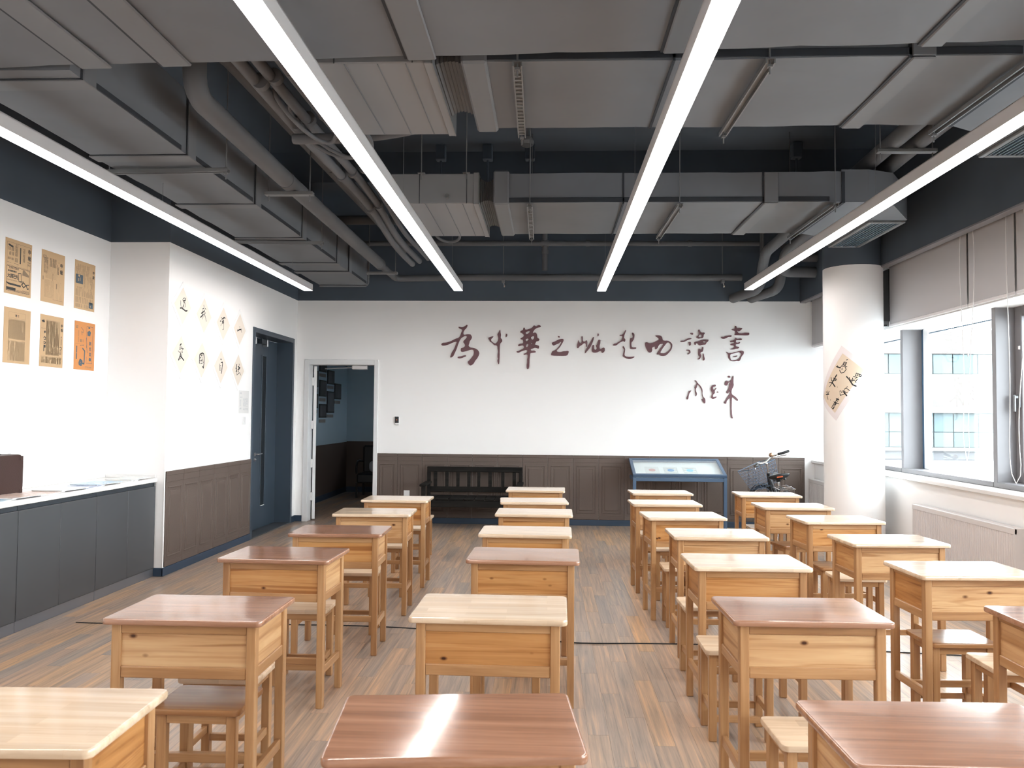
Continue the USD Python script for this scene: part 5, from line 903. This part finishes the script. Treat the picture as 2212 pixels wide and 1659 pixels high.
page(6.825, 1.896, 'orange advertising page with a boxed pen advert, bottom right of six', 'news_orange', [
    ('large_print', 'print_blue', union_all([text('新民金筆', 0.226, 0.232, 0.037, 0.048, True), rule(0.185, 0.28, 0.062, 0.395, 0.0028).difference(sbox(0.15, 0.12, 0.20, 0.20)), LineString([(0.18, 0.29), (0.20, 0.155)]).buffer(0.0025), Polygon([(0.195, 0.345), (0.23, 0.36), (0.25, 0.345), (0.24, 0.31), (0.20, 0.31)]), sbox(0.21, 0.375, 0.235, 0.39), LineString([(0.115, 0.06), (0.155, 0.055), (0.16, 0.17), (0.13, 0.19)]).buffer(0.007), LineString([(0.085, 0.05), (0.11, 0.045), (0.12, 0.075), (0.095, 0.085), (0.083, 0.06)]).buffer(0.012), columns(0.03, 0.055, 0.09, 0.21, 0.02, 0.7, 0.15, seed=61), columns(0.085, 0.15, 0.215, 0.225, 0.007, hor=True, seed=62)])),
    ('small_print', 'print_mid', union_all([columns(0.06, 0.07, 0.24, 0.35, 0.008, seed=63), columns(0.02, 0.055, 0.365, 0.39, 0.006, hor=True, seed=64), columns(0.085, 0.14, 0.245, 0.275, 0.009, seed=65), LineString([(0.10, 0.375), (0.13, 0.355), (0.13, 0.33), (0.105, 0.34), (0.115, 0.31)]).buffer(0.003), columns(0.17, 0.27, 0.02, 0.045, 0.008, 0.4, hor=True, seed=66), sbox(0.02, 0.226, 0.15, 0.228)]))])

# ---------------------------------------------------------------- small wall things
t = thing('notice', 'small white notice sheet on the wall left of the blue door', 'notice', (0, 0, 0))
obj('sheet', MB().box(XL, XL + 0.003, 9.131, 9.44, 1.520, 1.784), 'counter_white', t)
obj('print', MB().prism(union_all([sbox(9.165, 1.745, 9.21, 1.762), columns(9.16, 9.24, 1.70, 1.715, 0.008, hor=True, seed=71), columns(9.16, 9.20, 1.60, 1.68, 0.012, hor=True, seed=72), columns(9.26, 9.41, 1.60, 1.70, 0.010, hor=True, seed=73), sbox(9.165, 1.565, 9.21, 1.585), columns(9.26, 9.42, 1.555, 1.59, 0.010, hor=True, seed=74)]), 0.003, 0.0034).map(onleft(XL)), 'print_faint', t)
t = thing('light_switch', 'white wall switch below the notice by the blue door', 'switch', (XL, 9.25, 1.39))
obj('plate', MB().box(0, 0.010, 0, 0.088, 0, 0.086, 0.003), 'white_metal', t)
obj('rocker', MB().box(0.010, 0.016, 0.02, 0.068, 0.018, 0.068, 0.003), 'white_metal', t)
t = thing('card_reader', 'small black and white card reader on the wall right of the doorway', 'card reader', (-2.13, YB, 1.43))
obj('body', MB().box(-0.031, 0.031, -0.022, 0, -0.062, 0.062, 0.008), 'white_metal', t)
obj('screen', MB().box(-0.028, 0.028, -0.026, -0.021, -0.032, 0.058, 0.003), 'black_plastic', t)
obj('indicator', MB().tube([(0, -0.028, 0.012), (0, -0.025, 0.012)], 0.007, 10), 'amber', t)

# ---------------------------------------------------------------- display case
CX0, CX1 = 1.118, 2.342
SL = math.hypot(0.55, 0.187); ca, sa = 0.55 / SL, 0.187 / SL
def slope(v): return np.stack([CX0 + v[:, 0], 10.65 + v[:, 1] * ca - v[:, 2] * sa, 0.757 + v[:, 1] * sa + v[:, 2] * ca], 1)   # (across, up the slope, off the lid)
t = thing('display_case', 'blue steel display table with sloping glass lid against the brown panels', 'display case', (0, 0, 0))
CW = CX1 - CX0
for q in ((0, CW, 0, 0.038), (0, CW, SL - 0.038, SL), (0, 0.042, 0.038, SL - 0.038), (CW - 0.042, CW, 0.038, SL - 0.038)):
    obj('lid_frame', MB().box(*q, -0.040, 0, 0.003).map(slope), 'navy_metal', t)
obj('glass', MB().box(0.04, CW - 0.04, 0.036, SL - 0.036, -0.010, -0.006).map(slope), 'pane_glass', t)
obj('tray', MB().box(0.02, CW - 0.02, 0.02, SL - 0.02, -0.062, -0.055).map(slope), 'paper_white', t)
for q in ((0.01, CW - 0.01, SL - 0.02, SL - 0.005), (0.01, 0.022, 0.01, SL - 0.02), (CW - 0.022, CW - 0.01, 0.01, SL - 0.02)):
    obj('tray_wall', MB().box(*q, -0.062, -0.038).map(slope), 'frame_grey', t)
obj('apron', MB().box(CX0 + 0.04, CX1 - 0.04, 10.655, 10.685, 0.668, 0.716, 0.003), 'navy_metal', t)
obj('apron', MB().box(CX0 + 0.04, CX1 - 0.04, 11.17, 11.195, 0.80, 0.86, 0.003), 'navy_metal', t)
for x in (CX0, CX1 - 0.042):
    obj('leg', MB().box(x, x + 0.042, 10.652, 10.694, 0, 0.72, 0.003), 'navy_metal', t)
    obj('side_rail', MB().box(x + 0.006, x + 0.036, 10.694, 11.155, 0.668, 0.716, 0.003), 'navy_metal', t)
for u_, m_, lb in ((0.285, 'red_print', 'printed sheet with a red disc in the display case'), (0.535, 'blue_print', 'printed sheet with a blue disc in the display case'), (0.79, 'cyan_print', 'printed sheet with a cyan disc in the display case')):
    t = thing('printed_sheet', lb, 'printed sheet', (0, 0, 0), group='printed sheets in the display case')
    obj('paper', MB().box(u_ - 0.095, u_ + 0.095, 0.03, 0.40, -0.0548, -0.0538).map(slope), 'counter_white', t)
    for s_ in (0.285, 0.095):
        c_ = [(u_ + 0.046 * math.cos(a), s_ + 0.046 * math.sin(a)) for a in np.linspace(0, 2 * math.pi, 24, endpoint=False)]
        obj('disc', MB().prism(Polygon(c_), -0.0538, -0.0530).map(slope), m_, t)
        obj('print', MB().prism(union_all([rule(u_ - 0.085, u_ + 0.085, s_ - 0.07, s_ + 0.07, 0.002), sbox(u_ - 0.08, s_ - 0.004, u_ - 0.055, s_ + 0.004), sbox(u_ + 0.055, s_ - 0.004, u_ + 0.08, s_ + 0.004), sbox(u_ - 0.05, s_ + 0.055, u_ + 0.05, s_ + 0.06)]), -0.0538, -0.0533).map(slope), 'pink_tint' if m_ == 'red_print' else 'caption_grey', t)

# ---------------------------------------------------------------- bench
t = thing('wooden_bench', 'old dark wooden bench with slatted back against the brown panels', 'bench', (0, 0, 0))
bx0, bx1 = -1.672, -0.352
obj('top_rail', MB().box(bx0, bx1, 11.10, 11.145, 0.730, 0.802, 0.006), 'dark_bench', t)
obj('lower_rail', MB().box(bx0 + 0.04, bx1 - 0.04, 11.10, 11.14, 0.455, 0.528, 0.005), 'dark_bench', t)
for a, b in ((-1.582, -1.534), (-1.42, -1.376), (-1.267, -1.223), (-1.114, -1.07), (-0.974, -0.935), (-0.822, -0.774), (-0.644, -0.60), (-0.487, -0.44)):
    obj('slat', MB().box(a, b, 11.108, 11.13, 0.525, 0.735, 0.003), 'dark_bench', t)
for x in (bx0, bx1 - 0.045):
    obj('leg', MB().box(x, x + 0.045, 11.10, 11.148, 0, 0.735, 0.004), 'dark_bench', t)
    obj('leg', MB().box(x, x + 0.05, 10.60, 10.65, 0, 0.575, 0.004), 'dark_bench', t)
    obj('arm', MB().box(x - 0.02, x + 0.065, 10.56, 11.12, 0.572, 0.602, 0.006), 'dark_bench', t)
    obj('side_rail', MB().box(x + 0.008, x + 0.035, 10.65, 11.10, 0.30, 0.39, 0.003), 'dark_bench', t)
sx = [bx0 + 0.02, -1.50, -1.31, -1.11, -0.97, -0.83, -0.70, -0.53, bx1 - 0.02]
for a, b in zip(sx, sx[1:]): obj('seat_board', MB().box(a + 0.003, b - 0.003, 10.605, 11.09, 0.392, 0.415, 0.003), 'dark_bench', t)
obj('apron', MB().box(bx0 + 0.05, bx1 - 0.05, 10.61, 10.64, 0.30, 0.388, 0.004), 'dark_bench', t)

# ---------------------------------------------------------------- bicycle
bike = thing('bicycle', 'old city bicycle with wire basket parked behind the last desk by the windows', 'bicycle', (2.905, 9.66, 0), 0, rot=(0, -10.0, -5.0))
def wheel(o):
    rim = MB(); a = np.linspace(0, 2 * math.pi, 41)
    tm = trimesh.creation.torus(0.315, 0.019, major_sections=48, minor_sections=10); v = tm.vertices
    tire = MB().add(np.stack([v[:, 2], v[:, 0], v[:, 1]], 1) + o, tm.faces)
    tm = trimesh.creation.torus(0.293, 0.010, major_sections=48, minor_sections=8); v = tm.vertices
    rim.add(np.stack([v[:, 2] * 1.5, v[:, 0], v[:, 1]], 1) + o, tm.faces)
    sp = MB()
    for k in range(28):
        b = 2 * math.pi * k / 28; s = 0.03 if k % 2 else -0.03
        sp.tube([np.array(o) + (s, 0.02 * math.cos(b + 1.2), 0.02 * math.sin(b + 1.2)), np.array(o) + (0, 0.288 * math.cos(b), 0.288 * math.sin(b))], 0.0011, 4)
    hub = MB().tube([np.array(o) + (-0.05, 0, 0), np.array(o) + (0.05, 0, 0)], 0.022, 12)
    gd = MB(); n = 25
    gp = [np.array(o) + (0, 0.352 * math.cos(b), 0.352 * math.sin(b)) for b in np.linspace(math.radians(25), math.radians(200 if o[1] < 0.5 else 150), n)]
    for p, q in zip(gp, gp[1:]):
        gd.add([p + (-0.024, 0, 0), p + (0.024, 0, 0), q + (0.024, 0, 0), q + (-0.024, 0, 0), p * 1.0 + (0, 0.0, 0.008), q + (0, 0, 0.008)], [(0, 1, 2), (0, 2, 3), (0, 4, 5), (0, 5, 3), (1, 4, 5), (1, 5, 2)])
    return (('tyre', tire, 'rubber'), ('rim', rim, 'chrome'), ('spokes', sp, 'steel'), ('hub', hub, 'steel'), ('mudguard', gd, 'black_plastic'))
RH, FH, BBK = np.array([0, 0, 0.334]), np.array([0, 1.08, 0.334]), np.array([0, 0.44, 0.28])
HT0, HT1 = np.array([0, 0.93, 0.62]), np.array([0, 0.872, 0.80])
ax = (HT1 - HT0) / np.linalg.norm(HT1 - HT0)
def steer(v, ang=math.radians(34)):
    v = np.asarray(v) - HT0; c, s = math.cos(ang), math.sin(ang)
    return v * c + np.cross(np.broadcast_to(ax, v.shape), v) * s + (v @ ax)[:, None] * ax * (1 - c) + HT0
for nm, m, mt in wheel(tuple(RH)): obj('rear_' + nm, m, mt, bike, 40)
for nm, m, mt in wheel(tuple(FH)): obj('front_' + nm, m.map(steer), mt, bike, 40)
fr = MB().tube([HT0, BBK], 0.017, 10).tube([HT1 - ax * 0.03, BBK + (0, -0.1, 0.20)], 0.014, 10).tube([BBK, (0, 0.265, 0.70)], 0.016, 10).tube([HT0 - ax * 0.02, HT1 + ax * 0.02], 0.021, 12)
for s in (-0.055, 0.055): fr.tube([BBK + (s * 0.5, 0, 0), RH + (s, 0, 0)], 0.009, 8).tube([(s * 0.4, 0.275, 0.66), RH + (s, 0, 0)], 0.008, 8)
obj('frame', fr, 'black_plastic', bike, 40)
fk = MB()
for s in (-0.05, 0.05): fk.tube(curve([HT0 + (s * 0.9, 0.005, -0.02), HT0 + (s, 0.03, -0.14), FH + (s, 0, 0)], 5), 0.010, 8)
obj('fork', fk.map(steer), 'black_plastic', bike, 40)
obj('seat_post', MB().tube([(0, 0.265, 0.68), (0, 0.238, 0.80)], 0.0135, 10), 'chrome', bike, 40)
n = 16; rg = []
for i, q in enumerate(np.linspace(0, 1, n)):
    y = 0.105 + 0.27 * q; hw = 0.125 * (1 - q) ** 1.3 * min(1, (q * 6 + 0.25)) + 0.024 * (q > 0.02) * (1 if q < 0.97 else 0.7)
    z = 0.842 - 0.018 * math.sin(q * 2.6) + 0.012 * q; th = 0.055 * (1 - 0.5 * q) * min(1, q * 8 + 0.4)
    rg.append(np.array([(hw * math.cos(a), y, z + (0.018 if math.sin(a) > 0 else th) * math.sin(a)) for a in np.arange(16) * 2 * math.pi / 16]))
obj('saddle', MB().loft(rg), 'black_plastic', bike, 50)
sps = MB()
for s in (-0.06, 0.06): sps.tube([(s, 0.14, 0.775), (s * 0.95, 0.145, 0.81)], 0.017, 10)
sps.tube([(-0.03, 0.15, 0.775), (-0.02, 0.33, 0.80)], 0.005, 6).tube([(0.03, 0.15, 0.775), (0.02, 0.33, 0.80)], 0.005, 6).box(-0.025, 0.025, 0.2, 0.27, 0.755, 0.79, 0.005)
obj('saddle_springs', sps, 'rubber', bike, 40)
obj('saddle_badge', MB().box(-0.035, 0.035, 0.093, 0.099, 0.815, 0.83, 0.002), 'amber', bike)
rk = MB()
for s in (-0.075, 0.075): rk.tube(bend([(s, 0.24, 0.70), (s, -0.30, 0.70)], 0.02), 0.006, 8).tube([(s, -0.22, 0.70), (s * 0.75, 0.0, 0.334)], 0.005, 8)
for y in (-0.30, -0.18, -0.06, 0.08, 0.2): rk.tube([(-0.075, y, 0.70), (0.075, y, 0.70)], 0.0045, 8)
rk.tube(bend([(-0.05, -0.1, 0.712), (-0.05, -0.24, 0.728), (0.05, -0.24, 0.728), (0.05, -0.1, 0.712)], 0.02), 0.004, 8)
obj('rear_rack', rk, 'chrome', bike, 40)
st = HT1 + ax * 0.15
obj('stem', MB().tube([HT1, st], 0.012, 10).tube([st, st + (0, 0.045, 0.01)], 0.013, 10).map(steer), 'chrome', bike, 40)
ctr = st + (0, 0.045, 0.01)
hb = curve([ctr + (-0.30, -0.17, 0.045), ctr + (-0.21, -0.11, 0.045), ctr + (-0.12, -0.02, 0.035), ctr, ctr + (0.12, -0.02, 0.035), ctr + (0.21, -0.11, 0.045), ctr + (0.30, -0.17, 0.045)], 6)
obj('handlebar', MB().tube(hb, 0.0115, 10).map(steer), 'chrome', bike, 40)
for s, pts in ((-1, hb[:8]), (1, hb[-8:])):
    obj('grip', MB().tube(pts, 0.0165, 10).map(steer), 'rubber', bike, 40)
    obj('brake_lever', MB().tube([ctr + (s * 0.17, -0.05, 0.03), ctr + (s * 0.2, -0.06, 0.015), ctr + (s * 0.28, -0.13, 0.0)], 0.005, 6).map(steer), 'chrome', bike, 40)
obj('bell', MB().tube([ctr + (0.125, -0.03, 0.045), ctr + (0.125, -0.032, 0.062), ctr + (0.125, -0.035, 0.085), ctr + (0.125, -0.036, 0.092)], [0.026, 0.032, 0.022, 0.006], 14).map(steer), 'brass', bike, 40)
bk = MB(); B0, B1 = (-0.155, 0.155, ctr[1] + 0.03, ctr[1] + 0.24), (-0.20, 0.20, ctr[1] + 0.02, ctr[1] + 0.31)
zb, zt = ctr[2] - 0.30, ctr[2] - 0.02
def bring(q):
    a = [B0[i] * (1 - q) + B1[i] * q for i in range(4)]; z = zb + (zt - zb) * q
    return [(a[0], a[2], z), (a[1], a[2], z), (a[1], a[3], z), (a[0], a[3], z)]
for q in (0, 0.14, 0.28, 0.42, 0.56, 0.7, 0.85, 1.0):
    r4 = bring(q)
    for a, b in zip(r4, r4[1:] + r4[:1]): bk.tube([a, b], 0.0042 if q == 1 else 0.0017, 5)
lo, hi = bring(0), bring(1)
for k in range(4):
    for q in np.linspace(0, 1, 9)[:-1]:
        a = np.array(lo[k]) * (1 - q) + np.array(lo[(k + 1) % 4]) * q; b = np.array(hi[k]) * (1 - q) + np.array(hi[(k + 1) % 4]) * q
        bk.tube([a, b], 0.0017 if q else 0.003, 5)
for q in np.linspace(0.1, 0.9, 7): bk.tube([np.array(lo[0]) * (1 - q) + np.array(lo[1]) * q, np.array(lo[3]) * (1 - q) + np.array(lo[2]) * q], 0.0017, 5)
obj('basket', bk.map(steer), 'navy_metal', bike, 40)
ck = MB().tube([BBK + (-0.06, 0, 0), BBK + (0.06, 0, 0)], 0.02, 12).tube([BBK + (0.062, 0, 0), BBK + (0.066, 0.12, -0.11)], 0.008, 8).tube([BBK + (-0.062, 0, 0), BBK + (-0.066, -0.12, 0.11)], 0.008, 8)
ck.tube([BBK + (0.045, 0, 0), BBK + (0.05, 0, 0)], 0.09, 24)
obj('crank', ck, 'steel', bike, 40)
for s, d_ in ((1, (0.066, 0.12, -0.11)), (-1, (-0.066, -0.12, 0.11))): obj('pedal', MB().box(BBK[0] + d_[0], BBK[0] + d_[0] + s * 0.09, BBK[1] + d_[1] - 0.03, BBK[1] + d_[1] + 0.03, BBK[2] + d_[2] - 0.01, BBK[2] + d_[2] + 0.01, 0.004), 'rubber', bike)
obj('kickstand', MB().tube([BBK + (-0.04, -0.05, -0.02), BBK + (-0.12, -0.10, -0.235)], 0.008, 8), 'steel', bike, 40)
